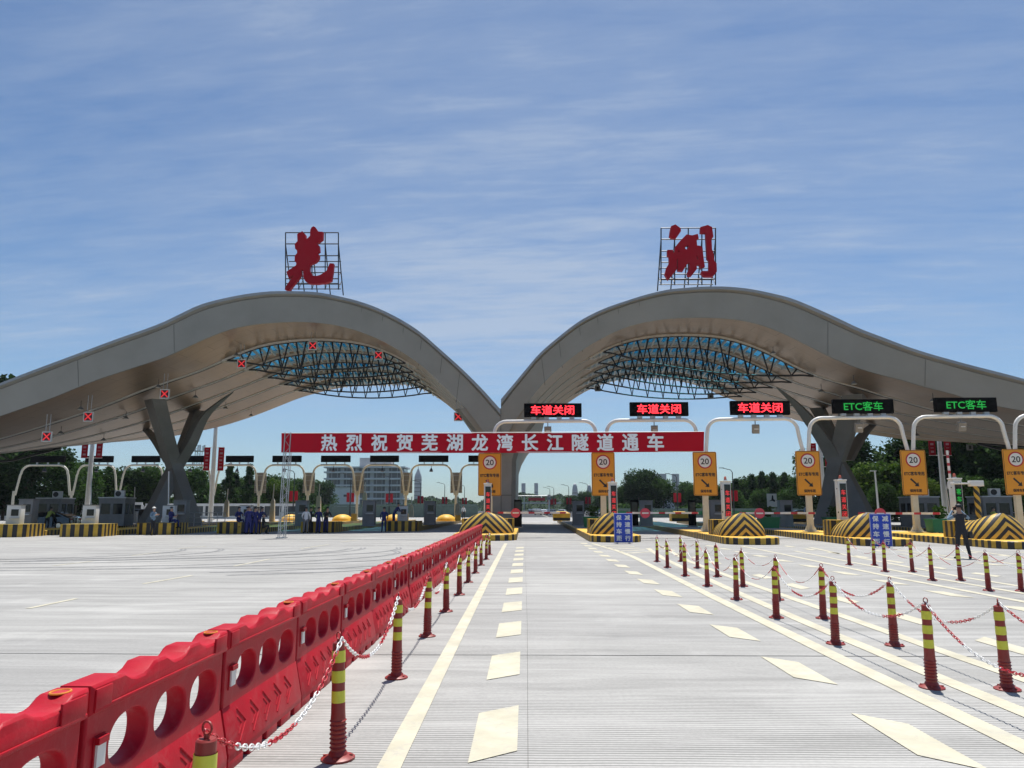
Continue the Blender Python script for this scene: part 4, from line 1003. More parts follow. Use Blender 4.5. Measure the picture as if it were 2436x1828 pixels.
# ------------------------------------------------------------------ exit side: islands, gantries, equipment
LISL = [(-31.2, 46.2, -38.5), (-27.0, 46.9, -32.8), (-24.2, 50.6, -26.9), (-19.9, 53.0, -20.8), (-14.9, 55.6, -14.8), (-9.3, 58.4, -8.8)]
lname = ['at the left photo edge with a white cabinet', 'second from left, before the booth', 'in front of the left X column', 'where blue-clad workers sit, left of the lattice post', 'right of the lattice post, with a man in white before it', 'nearest to the centre pier']
def lx(i, Y): x0, y0, x1 = LISL[i]; return x0+(x1-x0)*(Y-y0)/(95-y0)
def endwall(parent, hw, ln, h):
    mb = MB(); P = outline(hw, .0, ln, .5, n=8); P = P+[P[0]]; us = [0]
    for p, q in zip(P, P[1:]): us.append(us[-1]+math.dist(p, q))
    vs = []; uv = []
    for (x, y), u in zip(P, us): vs += [(x, y, 0), (x, y, h)]; uv += [(u, 0), (u, h)]
    mb.add(vs, [(2*i, 2*i+2, 2*i+3, 2*i+1) for i in range(len(P)-1)]); mb.uv = uv
    mb.build('striped_wall', M['stripe'], parent)
    mb = MB(); mb.add([(x, y, h) for x, y in P[:-1]], [tuple(range(len(P)-1))]); mb.build('wall_top', M['stripe_top'], parent)
M['stripe_top'] = mat('worn_yellow_top', (.30, .22, .05), .6, 0, .25, 2)
for i, (x0, y0, x1) in enumerate(LISL):
    t = thing('exit_island', 'striped exit island '+lname[i], 'toll island', (x0, y0, 0), math.atan((x0-x1)/(95-y0)), 'striped toll islands on the exit side')
    curb('curb', 1.15, 1.5, 42, .3, t, 40); endwall(t, 1.25, 2.6, .76)
for i in range(2, 6):
    Yd = 88.; t = thing('far_cushion', f'yellow crash cushion at the far exit end {["left of the railing", "behind the blue-clad group", "right of the lattice post", "behind the two navy workers"][i-2]}', 'crash cushion', (lx(i, Yd), Yd, ZI), 0, 'yellow crash cushions beyond the canopy')
    mb = MB(); rings = []
    for k in range(7):
        a = k/6*math.pi/2; s_ = math.cos(a)
        rings.append([(1.15*(.15+.85*s_**1.3)*math.cos(b), 1.4*(.25+.75*s_)*math.sin(b), (.72*math.sin(a))) for b in [2*math.pi*j/18 for j in range(18)]])
    mb.loft(rings); mb.build('cushion', M['paintyellow'], t, 50)
    mb = MB(); mb.box((1.35, 0, .4), (.6, .5, .8)); mb.build('striped_post', M['stripe_top'], t)
def tgate(x, Y, z0, h, label):
    t = thing('raised_gate', label, 'barrier gate', (x, Y, z0), 0, 'gates with raised arms on the exit side')
    mb = MB(); mb.loft([[(-.27, -.2, 0), (.27, -.2, 0), (.27, .2, 0), (-.27, .2, 0)], [(-.2, -.16, h*.6), (.2, -.16, h*.6), (.2, .16, h*.6), (-.2, .16, h*.6)], [(-.08, -.08, h*.68), (.08, -.08, h*.68), (.08, .08, h*.68), (-.08, .08, h*.68)]]); mb.build('gate_cabinet', M['cream'], t)
    mb = MB(); mb.box((.03, -.05, h*.85), (.09, .06, h*.55), M=Euler((0, rad(2), 0)).to_matrix()); mb.build('boom_arm', M['white'], t)
for k, x, y, ys, lab in (('a2', 390, 900, 640, 'cream gate post with raised arm left of the seated workers'), ('a2', 872, 965, 590, 'cream gate post with raised arm on a yellow cushion left of the lattice post'), ('a2', 1360, 850, 590, 'cream gate post with raised arm above the group in navy'), ('a2', 1845, 800, 570, 'cream gate post with raised arm before the office building'),
                      ('a3', 345, 900, 720, 'cream double post left of the dark machine'), ('a3', 832, 880, 710, 'cream double post right of the far white car')):
    p = PY(k, x, y, 84); q = PY(k, x, ys, 84); tgate(p.x, 84, max(.33, p.z-.3), (q.z-max(.33, p.z-.3))/1.1, lab)
for k, x, ya, yb, Y, lab in (('a1', 1783, 450, 1000, 56, 'thin white raised boom arm before the left X column'), ('a1', 968, 470, 1000, 62, 'white raised boom arm beside the tall pole on the left'), ('a1', 1424, 615, 960, 75, 'white raised boom arm right of the second booth')):
    a, b = PY(k, x, ya, Y), PY(k, x-12, yb, Y); t = thing('raised_gate', lab, 'barrier gate', (b.x, Y, ZI), 0)
    mb = MB(); mb.box((0, .1, .55), (.42, .36, 1.1)); mb.build('gate_cabinet', M['whitepanel'], t, bevel=.02)
    mb = MB(); mb.tube([(0, -.1, 1.0), (a.x-b.x, -.1, a.z-ZI)], .045, 6); mb.build('boom_arm', M['white'], t)
# far gantries
YL = 95.0
LP = [30, 155, 255, 357, 460, 560, 665, 772, 877, 985, 1092]
LPX = [PY('D', p, 1060, YL).x for p in LP]
def far_gantry(label):
    t = thing('exit_gantry', label, 'gantry', group='exit lane gantries with black unlit boards')
    w = 5.75; a, b = -w/2, w/2; zl = 3.3; zt = 7.0; R_ = 1.0
    pts = [(a+.08, 0, zl), (a+.42, 0, zt-R_-.2)]
    for k in range(7): an = math.pi/2*k/6; pts.append((a+.5+R_-R_*math.cos(an), 0, zt-R_+R_*math.sin(an)))
    for k in range(7): an = math.pi/2*(1-k/6); pts.append((b-.5-R_+R_*math.cos(an), 0, zt-R_+R_*math.sin(an)))
    pts += [(b-.42, 0, zt-R_-.2), (b-.08, 0, zl)]
    mb = MB(); mb.tube(pts, .12, 10); mb.build('arch_frame', M['cream'], t, 50)
    mb = MB(); mb.box((.25, 0, 7.75), (3.5, .35, .8)); mb.build('display_board', M['black'], t, bevel=.02)
    mb = MB()
    for k in (-1.1, 0, 1.1): mb.box((.25+k, 0, 7.22), (.1, .2, .28))
    mb.build('bracket', M['steel'], t)
    mb = MB(); mb.tube([(0, 0, 6.95), (0, 0, 6.6)], .03, 5); mb.cyl((0, 0, 6.62), (0, -.1, 6.2), .06, .24, 10); mb.build('lamp', M['dark'], t); return t
fg = far_gantry(''); 
FL = ['at the far left edge before dark trees', 'second from left, crossing a tall banner pole', 'third from left, beside the X column', 'half hidden behind the left X column', 'left of the poplar trees', 'crossing the lattice post', 'left of the office building', 'in front of the office building', 'left of the skyscraper', 'half hidden by the first yellow sign']
for i in range(10):
    o = place(fg, i, ((LPX[i]+LPX[i+1])/2, YL, 0), 0, 'cream exit gantry with black board '+FL[i])
    o.scale.x = (LPX[i+1]-LPX[i])/5.9
fp = thing('gantry_post', '', 'post', group='cream posts of the exit gantries')
mb = MB(); mb.cyl((0, 0, 0), (0, 0, 3.5), .16, .15, 10); mb.cyl((0, 0, 0), (0, 0, .12), .4, .4, 10); mb.build('post', M['cream'], fp, 40)
FPL = ['at the far left', 'left of the first booth', 'between the two booths', 'behind the left X column', 'right of the left X column']
for i in range(5): place(fp, i, (LPX[i], YL, ZI), 0, 'plain cream gantry post '+FPL[i])
fb = thing('gantry_post', '', 'post', group='cream gantry posts carrying grey board backs')
mb = MB(); mb.cyl((0, 0, 0), (0, 0, 3.5), .16, .15, 10); mb.cyl((0, 0, 0), (0, 0, .12), .4, .4, 10); mb.build('post', M['cream'], fb, 40)
mb = MB(); mb.box((0, .3, 4.5), (1.44, .06, 2.5)); bd = mb.build('sign_back', M['board'], fb)
mb = MB()
for z in (3.6, 4.2, 4.8, 5.4): mb.box((0, .25, z), (1.44, .04, .06))
mb.build('stiffener', M['steel'], bd)
for i in range(5, 10): place(fb, i-5, (LPX[i], YL, ZI), 0, 'cream gantry post with grey sign back '+['right of the poplar trees', 'right of the lattice post', 'left part of the office building', 'right part of the office building', 'left of the first yellow sign'][i-5])
# booths
def make_booth():
    t = thing('toll_booth', '', 'toll booth', group='grey toll booths')
    w, l, h = 2.3, 2.9, 2.55
    mb = MB(); 
    mb.box((0, 0, h*.21), (w, l, h*.42)); mb.box((0, 0, h*.90), (w, l, h*.2))
    for x in (-1, 1):
        for y in (-1, -.1, 1): mb.box((x*(w/2-.11), y*(l/2-.13), h*.61), (.215, .25, h*.40))
    mb.box((-.0, -l/2+.1, h*.61), (.25, .2, h*.4))
    mb.build('booth_shell', M['grey'], t)
    mb = MB(); mb.box((0, 0, h*.61), (w-.12, l-.12, h*.40)); mb.build('window', M['glassdark'], t)
    mb = MB(); mb.box((0, 0, h+.04), (w+.14, l+.14, .10)); mb.build('roof', M['steel'], t)
    mb = MB(); mb.box((.3, -.4, h+.42), (.85, .35, .62), m=0); mb.disc((.2, -.59, h+.42), .25, .03, 20, 1); mb.build('air_conditioner', [M['whitepanel'], M['dark']], t); return t
bt = make_booth()
for i, (k, x, Y, rz, lab) in enumerate((('a1', 575, 66, .12, 'grey toll booth behind the black car'), ('a1', 1225, 63, .18, 'stained grey toll booth left of the X column'), ('b8', 950, 60, -.1, 'grey toll booth left of the photographer'), ('b8', 1800, 58, -.1, 'grey toll booth right of the photographer'))):
    p = PY(k, x, 900 if k[0] == 'a' else 500, Y); place(bt, i, (p.x, Y, ZI), rz, lab).scale = (.86,)*3
# machines and cabinets
def make_machine(col):
    t = thing('toll_machine', '', 'cabinet', group='roadside toll machines')
    mb = MB(); mb.box((0, 0, .98), (.95, .7, 1.95)); mb.box((.0, -.02, .05), (1.05, .8, .1)); mb.build('cabinet', M[col], t, bevel=.02)
    mb = MB(); mb.box((.1, -.36, 1.4), (.5, .03, .5)); mb.build('screen', M['glassdark'], t)
    mb = MB(); mb.box((.1, -.42, .98), (.6, .16, .08)); mb.build('shelf', M['steel'], t)
    mb = MB(); mb.box((0, 0, 1.98), (1.02, .78, .05)); mb.build('cap', M['grey'], t); return t
mw, mg = make_machine('whitepanel'), make_machine('grey')
CW = [('a1', 165, 48.2, 'white toll machine on the leftmost exit island'), ('a1', 955, 49.5, 'white toll machine left of the second booth'), ('a1', 1785, 54, 'white toll machine behind the seated worker'), ('a2', 600, 57, 'white toll machine behind the blue-clad group'), ('a3', 255, 62, 'white toll machine behind the two navy workers')]
CG = [('a1', 275, 52, 'grey toll machine left of the black car'), ('a1', 1895, 57, 'grey toll machine at the foot of the X column'), ('a2', 1890, 61, 'dark grey machine right of the navy group'), ('a2', 1180, 62, 'grey machine left of the man in white'), ('a3', 540, 66, 'grey machine left of the centre island nose'),
      ('a4', 552, 66, 'grey cabinet by the lane right of the centre pier'), ('a4', 1265, 62, 'grey cabinet behind the no-entry disc of the second lane'), ('a4', 2000, 58, 'grey cabinet left of the third signal pillar'), ('a5', 900, 60, 'grey cabinet left of the guard')]
for i, (k, x, Y, lab) in enumerate(CW): p = PY(k, x, 900, Y); place(mw, i, (p.x, Y, ZI), .15, lab).scale = (.85, .85, .80)
for i, (k, x, Y, lab) in enumerate(CG): p = PY(k, x, 1100, Y); place(mg, i, (p.x, Y, ZI), 0, lab)
tb = thing('display_totem', '', 'totem', group='black display totems')
mb = MB(); mb.box((0, 0, 1.0), (.55, .3, 2.0)); mb.build('housing', M['black'], tb, bevel=.02); mb = MB(); mb.box((0, -.16, 1.45), (.42, .02, .8)); mb.build('screen', M['glassdark'], tb); mb = MB(); mb.box((0, 0, .04), (.7, .5, .08)); mb.build('base_plate', M['grey'], tb)
for i, (k, x, Y, lab) in enumerate((('b6', 815, 56, 'black display totem right of the centre pier'), ('a4', 1145, 60, 'black display totem left of the second no-entry disc'), ('a4', 1752, 60, 'black display totem left of the third yellow sign post'))):
    p = PY(k, x, 1200, Y); place(tb, i, (p.x, Y, ZI), 0, lab)
gb = thing('planter_box', '', 'planter', group='green planter boxes with small plants')
mb = MB(); mb.loft([[(-.6, -.4, 0), (.6, -.4, 0), (.6, .4, 0), (-.6, .4, 0)], [(-.68, -.46, .72), (.68, -.46, .72), (.68, .46, .72), (-.68, .46, .72)]]); mb.box((0, 0, .74), (1.46, 1.0, .06)); mb.build('box', M['greenbox'], gb)
mb = MB(); random.seed(5)
for k in range(150):
    a, r, z = random.uniform(0, 6.3), random.uniform(0, .4), random.uniform(.8, 1.45); c = Vector((r*math.cos(a), r*math.sin(a)*.7, z)); R = Euler((random.uniform(0, 3), random.uniform(0, 3), random.uniform(0, 6))).to_matrix()
    mb.add([c+R @ Vector(v) for v in ((-.03, 0, 0), (.03, 0, 0), (.05, .12, 0), (0, .22, 0), (-.05, .12, 0))], [(0, 1, 2, 3, 4)])
mb.build('plant', M['leafmid'], gb, recalc=False)
for i, (k, x, Y, lab) in enumerate((('a4', 705, 58, 'green planter box left of the second signal pillar'), ('a5', 738, 56, 'green planter box below the third boom arm'), ('b8', 1255, 46, 'green planter box left of the photographer'), ('b2', 720, 55, 'green planter at the foot of the right X column'))):
    p = PY(k, x, 1250, Y); place(gb, i, (p.x, Y, ZI), 0, lab)
for i, (k, x, Y, lab) in enumerate((('b4', 1400, 88, 'yellow crash cushion at the far end of the second entry island'), ('a4', 1615, 84, 'yellow crash cushion left of the black totem'), ('a5', 1015, 80, 'yellow crash cushion behind the guard'))):
    p = PY(k, x, 1150, Y); t = thing('far_cushion', lab, 'crash cushion', (p.x, Y, ZI), 0, 'yellow crash cushions beyond the canopy')
    mb = MB(); mb.box((0, 0, .42), (1.9, 1.6, .84)); mb.loft([[(-.95, -.8, .84), (.95, -.8, .84), (.95, .8, .84), (-.95, .8, .84)], [(-.5, -.4, 1.05), (.5, -.4, 1.05), (.5, .4, 1.05), (-.5, .4, 1.05)]]); mb.build('cushion', M['paintyellow'], t, bevel=.08)
    mb = MB(); mb.box((0, -.81, .2), (1.9, .02, .3)); mb.build('base_strip', M['ink'], t)
# striped post with a white head on the last island, railings, map sign
p = PY('b8', 1668, 560, 39); t = thing('camera_post', 'diagonal striped post with a white camera head on the rightmost nose', 'post', (p.x, 39, ZI+.4))
mb = MB(); mb.uv = []; n = 12; vs = []; uv = []
for z in (0, 2.1):
    for k in range(n+1): a = 2*math.pi*k/n; vs.append((.13*math.cos(a), .13*math.sin(a), z)); uv.append((k/n*.5+z*.55, z))
mb.add(vs, [(k, k+1, n+2+k, n+1+k) for k in range(n)]); mb.uv = uv; mb.build('post', stripes('post_stripe', (.66, .42, .05), (.02, .02, .02), .25), t, 60)
mb = MB(); mb.box((0, 0, 2.2), (.65, .3, .28)); mb.box((-.75, 0, 2.2), (1.0, .1, .08)); mb.build('camera_head', M['white'], t, bevel=.02)
def railing(x0, x1, Y, label):
    t = thing('railing', label, 'railing', ((x0+x1)/2, Y, ZI)); w = (x1-x0)/2; mb = MB()
    for z in (.35, .7, 1.05): mb.tube([(-w, 0, z), (w, 0, z)], .025, 6)
    for k in range(6): x = -w+2*w*k/5; mb.tube([(x, 0, 0), (x, 0, 1.05)], .03, 6)
    mb.build('rail', M['steel'], t); mb = MB(); mb.box((0, 0, .02), (2*w, .12, .04)); mb.build('base', M['grey'], t)
railing(PY('a1', 1965, 900, 58).x, PY('a2', 380, 900, 58).x, 58, 'grey steel railing right of the left X column')
railing(PY('a2', 960, 900, 66).x, PY('a2', 1200, 900, 66).x, 66, 'grey steel railing right of the lattice post')
railing(PY('b8', 2030, 600, 62).x, PY('b8', 2212, 600, 62).x+4, 62, 'grey steel railing at the right photo edge')
p = PY('a5', 773, 1040, 72); t = thing('map_sign', 'small white map board on two posts before the right trees', 'sign', (p.x, 72, ZI))
mb = MB(); mb.box((0, 0, p.z-ZI), (.9, .05, 1.2)); bo = mb.build('board', M['white'], t)
mb = MB(); mb.prism([(-.3, -.15), (-.05, .0), (.02, .4), (.12, .4), (.15, .05), (.3, -.05), (.25, -.2), (0, -.1)], .01, Matrix.Translation((0, -.03, p.z-ZI+.05))); mb.build('drawing', M['ink'], bo)
mb = MB(); mb.tube([(-.35, .05, 0), (-.35, .05, p.z-ZI+.4)], .04, 6); mb.tube([(.35, .05, 0), (.35, .05, p.z-ZI+.4)], .04, 6); mb.build('leg', M['grey'], t)
# tall banner poles
def flagpole(x, Y, h, zb, label):
    t = thing('banner_pole', label, 'pole', (x, Y, 0), 0, 'tall white poles with red banners')
    mb = MB(); mb.cyl((0, 0, 0), (0, 0, h), .30, .18, 14); mb.build('pole', M['white'], t, 60)
    for s_ in (-1, 1):
        mb = MB(); mb.box((s_*.85, 0, zb), (.72, .04, 2.8)); bn_ = mb.build('banner', M['signred'], t)
        mb = MB()
        for k in range(6): mb.box((s_*.85, -.03, zb+1.1-.42*k), (.34, .01, .22 if k % 2 else .07))
        mb.build('faded_lettering', mat('pale_lettering', (.45, .22, .24), .6, var=0) if 'pale_lettering' not in bpy.data.materials else bpy.data.materials['pale_lettering'], bn_)
        mb = MB(); mb.tube([(0, 0, zb+1.4), (s_*1.25, 0, zb+1.4)], .03, 5); mb.tube([(0, 0, zb-1.4), (s_*1.25, 0, zb-1.4)], .03, 5); mb.build('bracket', M['white'], t)
flagpole(PY('a1', 945, 500, 88).x, 88, 16, PY('a1', 945, 200, 88).z+.2, 'tall white pole with red banners left of the left X column')
flagpole(PY('a2', 262, 300, 92).x, 92, 17, PY('a2', 262, 320, 92).z, 'tall white pole with dark red banners right of the left X column')
flagpole(PY('a6', 1140, 700, 86).x, 86, 16, PY('a6', 1140, 545, 86).z+.2, 'tall white pole with red banners left of the rightmost sign')
flagpole(PY('b2', 592, 800, 92).x, 92, 17, PY('b2', 592, 820, 92).z, 'tall white pole with red banners behind the right X column')
# ------------------------------------------------------------------ people
def person(label, loc, rz, top='navy', pants='navy', shoes='black', sleeve=None, pose='stand', hat=None, hold=None, scale=1.0):
    t = thing('person', label, 'person', loc, rz)
    J = {}; E_ = []; R_ = {}; cls = {}
    def j(n, p, r, c, par=None):
        J[n] = Vector(p); R_[n] = r; cls[n] = c
        if par: E_.append((par, n))
    sit = pose in ('sit', 'squat'); z0 = .93 if not sit else .50
    lean = {'lean': -.30, 'photo': -.02, 'bend': -.42}.get(pose, 0.0)
    dz = .0
    j('pel', (0, 0, z0), .145, 'p'); j('waist', (0, lean*.25, z0+.17), .13, 't', 'pel'); j('chest', (0, lean*.7, z0+.38), .155, 't', 'waist'); j('coll', (0, lean, z0+.52), .10, 't', 'chest')
    nz = z0+.60; j('neck', (0, lean*1.08-.01, nz), .055, 's', 'coll'); j('head1', (0, lean*1.12-.02, nz+.09), .085, 's', 'neck'); j('head2', (0, lean*1.12-.015, nz+.19), .085, 's', 'head1')
    j('nose', (0, lean*1.12-.125, nz+.10), .014, 's', 'head1')
    AR = {'stand': [((-.25, .02, -.27), (-.24, -.06, -.50)), ((.25, .02, -.27), (.20, -.16, -.46))],
          'phone': [((-.24, .0, -.27), (-.12, -.24, -.18)), ((.24, .02, -.27), (.12, -.25, -.16))],
          'photo': [((-.30, -.16, -.12), (-.10, -.30, .16)), ((.30, -.14, -.16), (.10, -.32, .13))],
          'lean': [((-.24, -.12, -.25), (-.14, -.34, -.30)), ((.24, -.12, -.25), (.14, -.34, -.30))],
          'bend': [((-.24, -.18, -.22), (-.18, -.40, -.36)), ((.24, -.18, -.22), (.18, -.40, -.36))],
          'sit': [((-.24, -.04, -.27), (-.14, -.28, -.30)), ((.24, -.04, -.27), (.14, -.28, -.22))],
          'squat': [((-.24, -.12, -.25), (-.12, -.34, -.28)), ((.24, -.12, -.25), (.12, -.34, -.28))]}[pose]
    sh = J['coll']
    for s_, nm, (e, w) in ((-1, 'l', AR[0]), (1, 'r', AR[1])):
        j('sho'+nm, sh+Vector((s_*.17, 0, -.05)), .068, 't', 'coll')
        j('elb'+nm, sh+Vector(e)+Vector((0, 0, -.02)), .048, 'e', 'sho'+nm); j('wri'+nm, sh+Vector(w), .033, 'e', 'elb'+nm)
        d = (J['wri'+nm]-J['elb'+nm]).normalized(); side = Vector((-s_, 0, 0)); side = (side-d*side.dot(d)).normalized()
        j('palm'+nm, J['wri'+nm]+d*.07, .034, 's', 'wri'+nm)
        up = d.cross(side)
        for q in range(4):
            b0 = J['palm'+nm]+d*.035+up*(.026*(q-1.5)); ln = (.062, .075, .07, .055)[q]
            j(f'f{q}a'+nm, b0, .010, 's', 'palm'+nm); j(f'f{q}b'+nm, b0+d*ln*.6+side*.012, .009, 's', f'f{q}a'+nm); j(f'f{q}c'+nm, b0+d*ln*.9+side*.034, .008, 's', f'f{q}b'+nm)
        j('tha'+nm, J['wri'+nm]+d*.04+up*.045, .011, 's', 'palm'+nm); j('thb'+nm, J['wri'+nm]+d*.085+up*.06+side*.02, .009, 's', 'tha'+nm)
    if pose == 'sit': LG = [((-.12, -.40, .02), (-.13, -.44, -.42)), ((.14, -.42, .0), (.18, -.46, -.42))]
    elif pose == 'squat': LG = [((-.16, -.36, .06), (-.14, -.20, -.40)), ((.16, -.36, .04), (.14, -.18, -.40))]
    elif pose == 'photo': LG = [((-.14, -.03, -.44), (-.18, .03, -.85)), ((.13, .0, -.44), (.17, -.02, -.85))]
    else: LG = [((-.10, -.03, -.44), (-.11, .03, -.85)), ((.11, -.01, -.44), (.13, .04, -.85))]
    for s_, nm, (k, a) in ((-1, 'l', LG[0]), (1, 'r', LG[1])):
        j('hip'+nm, J['pel']+Vector((s_*.09, 0, -.05)), .092, 'p', 'pel'); j('kne'+nm, J['pel']+Vector(k), .066, 'p', 'hip'+nm); j('ank'+nm, J['pel']+Vector(a), .048, 'p', 'kne'+nm)
        j('hee'+nm, J['ank'+nm]+Vector((0, .0, -.045)), .042, 'f', 'ank'+nm); j('toe'+nm, J['ank'+nm]+Vector((s_*.03, -.17, -.055)), .036, 'f', 'hee'+nm)
    nm_ = list(J); idx = {n: i for i, n in enumerate(nm_)}
    me = bpy.data.meshes.new('body'); me.from_pydata([J[n] for n in nm_], [(idx[a], idx[b]) for a, b in E_], [])
    o = bpy.data.objects.new('body', me); C.objects.link(o)
    o.modifiers.new('skin', 'SKIN'); sd = o.modifiers.new('sub', 'SUBSURF'); sd.levels = 1; sd.render_levels = 1
    for i, n in enumerate(nm_):
        v = me.skin_vertices[0].data[i]; v.radius = (R_[n], R_[n]*(.72 if n in ('waist', 'chest', 'coll', 'pel') else 1)); v.use_root = n == 'pel'
    dg = bpy.context.evaluated_depsgraph_get(); m2 = bpy.data.meshes.new_from_object(o.evaluated_get(dg)); bpy.data.objects.remove(o)
    sl = sleeve or top
    order = {'s': 0, 't': 1, 'p': 2, 'f': 3, 'e': 4}
    m2.materials.clear()
    for k in (M['skin'], M[top], M[pants], M[shoes], M[sl]): m2.materials.append(k)
    segs = [(J[a], J[b], cls[b]) for a, b in E_]
    for p in m2.polygons:
        c = p.center; best = min(segs, key=lambda s: (c-(s[0]+(s[1]-s[0])*max(0, min(1, (c-s[0]).dot(s[1]-s[0])/max(1e-9, (s[1]-s[0]).length_squared))))).length)
        p.material_index = order[best[2]]; p.use_smooth = True
    b = bpy.data.objects.new('body', m2); C.objects.link(b); b.parent = t
    hc = (J['head1']+J['head2'])/2+Vector((0, .012, .035))
    mb = MB(); rings = []
    for k in range(6):
        a = k/5*math.pi/2; rr_ = math.cos(a); z = .085*math.sin(a)
        rings.append([hc+Vector((.098*rr_*math.cos(q)+0, (.112*rr_)*math.sin(q)+.012, z+.02+(-.035*max(0, math.sin(q)) if k == 0 else 0))) for q in [2*math.pi*i/14 for i in range(14)]])
    mb.loft(rings); mb.build('hair' if not hat else 'hat', M['hair'] if not hat else M[hat], t, 60)
    if hat:
        mb = MB(); mb.loft([[hc+Vector((.125*math.cos(q), .135*math.sin(q)-.02, z)) for q in [2*math.pi*i/14 for i in range(14)]] for z in (.012, .028)]); mb.build('hat_brim', M[hat], t)
    if hold == 'camera':
        c = (J['palml']+J['palmr'])/2+Vector((0, -.03, .05)); mb = MB(); mb.box(c, (.15, .09, .10)); mb.cyl(c+Vector((0, -.04, 0)), c+Vector((0, -.20, 0)), .04, .045, 10)
        cm = mb.build('camera', M['black']); cm.location = t.matrix_world.translation
        cm.data.transform(Matrix.Rotation(rz, 4, 'Z')); cm.location = loc; tag(cm, 'black camera with a long lens raised to the photographer’s face', 'camera')
        bg_ = MB(); bg_.box((-.27, -.02, .80), (.12, .26, .24)); bo = bg_.build('shoulder_bag', stripes('bag_stripe', (.4, .4, .4), (.02, .02, .02), .12), bevel=.03); bo.data.transform(Matrix.Rotation(rz, 4, 'Z')); bo.location = loc; tag(bo, 'dark striped shoulder bag at the photographer’s left hip', 'bag')
    t.scale = (scale*1.1, scale*1.06, scale)
    return t
def at(k, x, Y, z=0): p = PY(k, x, 1000 if k[0] != 'D' else 1100, Y); return (p.x, Y, z)
person('man in a pale blue shirt and white hard hat looking at his phone', at('a1', 1610, 50.0), rad(75), 'bluecloth', 'darkcloth', pose='phone', hat='white')
person('man in navy overalls sitting on the striped wall beside a white machine', at('a1', 1795, 51.4, .44), rad(80), pose='sit')
person('worker in navy sitting on the wall, leftmost of the seated group', at('a2', 520, 53.6, .44), rad(40), pose='sit')
person('worker in navy with a white cap in the group left of the lattice post', at('a2', 640, 52.6), rad(170), hat='white')
person('bareheaded worker in navy left of the white-capped worker', at('a2', 607, 53.0, .02), rad(150), pose='phone')
person('worker in navy standing with his back to us right of the white cap', at('a2', 690, 52.2), rad(185))
person('worker in navy half hidden between the white cap and the back view', at('a2', 662, 53.4), rad(120), pose='lean')
person('broad worker in navy nearest to us in the seated group', at('a2', 628, 51.9), rad(200), pose='phone', scale=1.04)
person('worker in dark clothes squatting nearest the lattice post', at('a2', 780, 52.8), rad(110), 'darkcloth', 'darkcloth', pose='squat')
person('worker in navy standing behind the squatting one', at('a2', 728, 53.1), rad(160), pose='lean')
person('man in a white jacket and grey trousers right of the lattice post', at('a2', 1228, 54.5), rad(190), 'whitecloth', 'greycloth')
person('worker in dark clothes behind the man in the white jacket', at('a2', 1275, 55.2), rad(120), 'darkcloth', 'darkcloth', pose='phone')
person('worker in navy standing tall beside the raised gate post', at('a2', 1360, 54.9), rad(165))
person('worker in dark blue leaning on the striped wall at the right of the group', at('a2', 1437, 55.4), rad(30), 'darkcloth', 'navy', pose='lean')
person('worker in navy standing left of the last exit island wall', at('a2', 2050, 57.6), rad(200))
person('worker in navy bending over behind the last exit island wall', at('a2', 2150, 60.5, ZI), rad(120), pose='lean')
person('photographer seen from behind in a dark vest taking a picture', at('b8', 1478, 27.2), rad(168), 'darkcloth', 'darkcloth', sleeve='bluecloth', pose='photo', hold='camera', scale=1.03)
person('guard in a pale shirt and dark trousers behind the fourth yellow sign', at('b2', 430, 54.5, ZI), rad(20), 'bluecloth', 'darkcloth')
person('person in a yellow-green vest beside the right toll booth', at('b8', 1890, 55, .0), rad(95), 'hivis', 'darkcloth', pose='phone')
person('distant person in a white shirt near the far white car', at('a3', 895, 104, ZI), rad(30), 'whitecloth', 'darkcloth')
person('person in a yellow-green vest bending beside the black car', at('a1', 492, 62.6), rad(185), 'hivis', 'darkcloth', pose='bend')
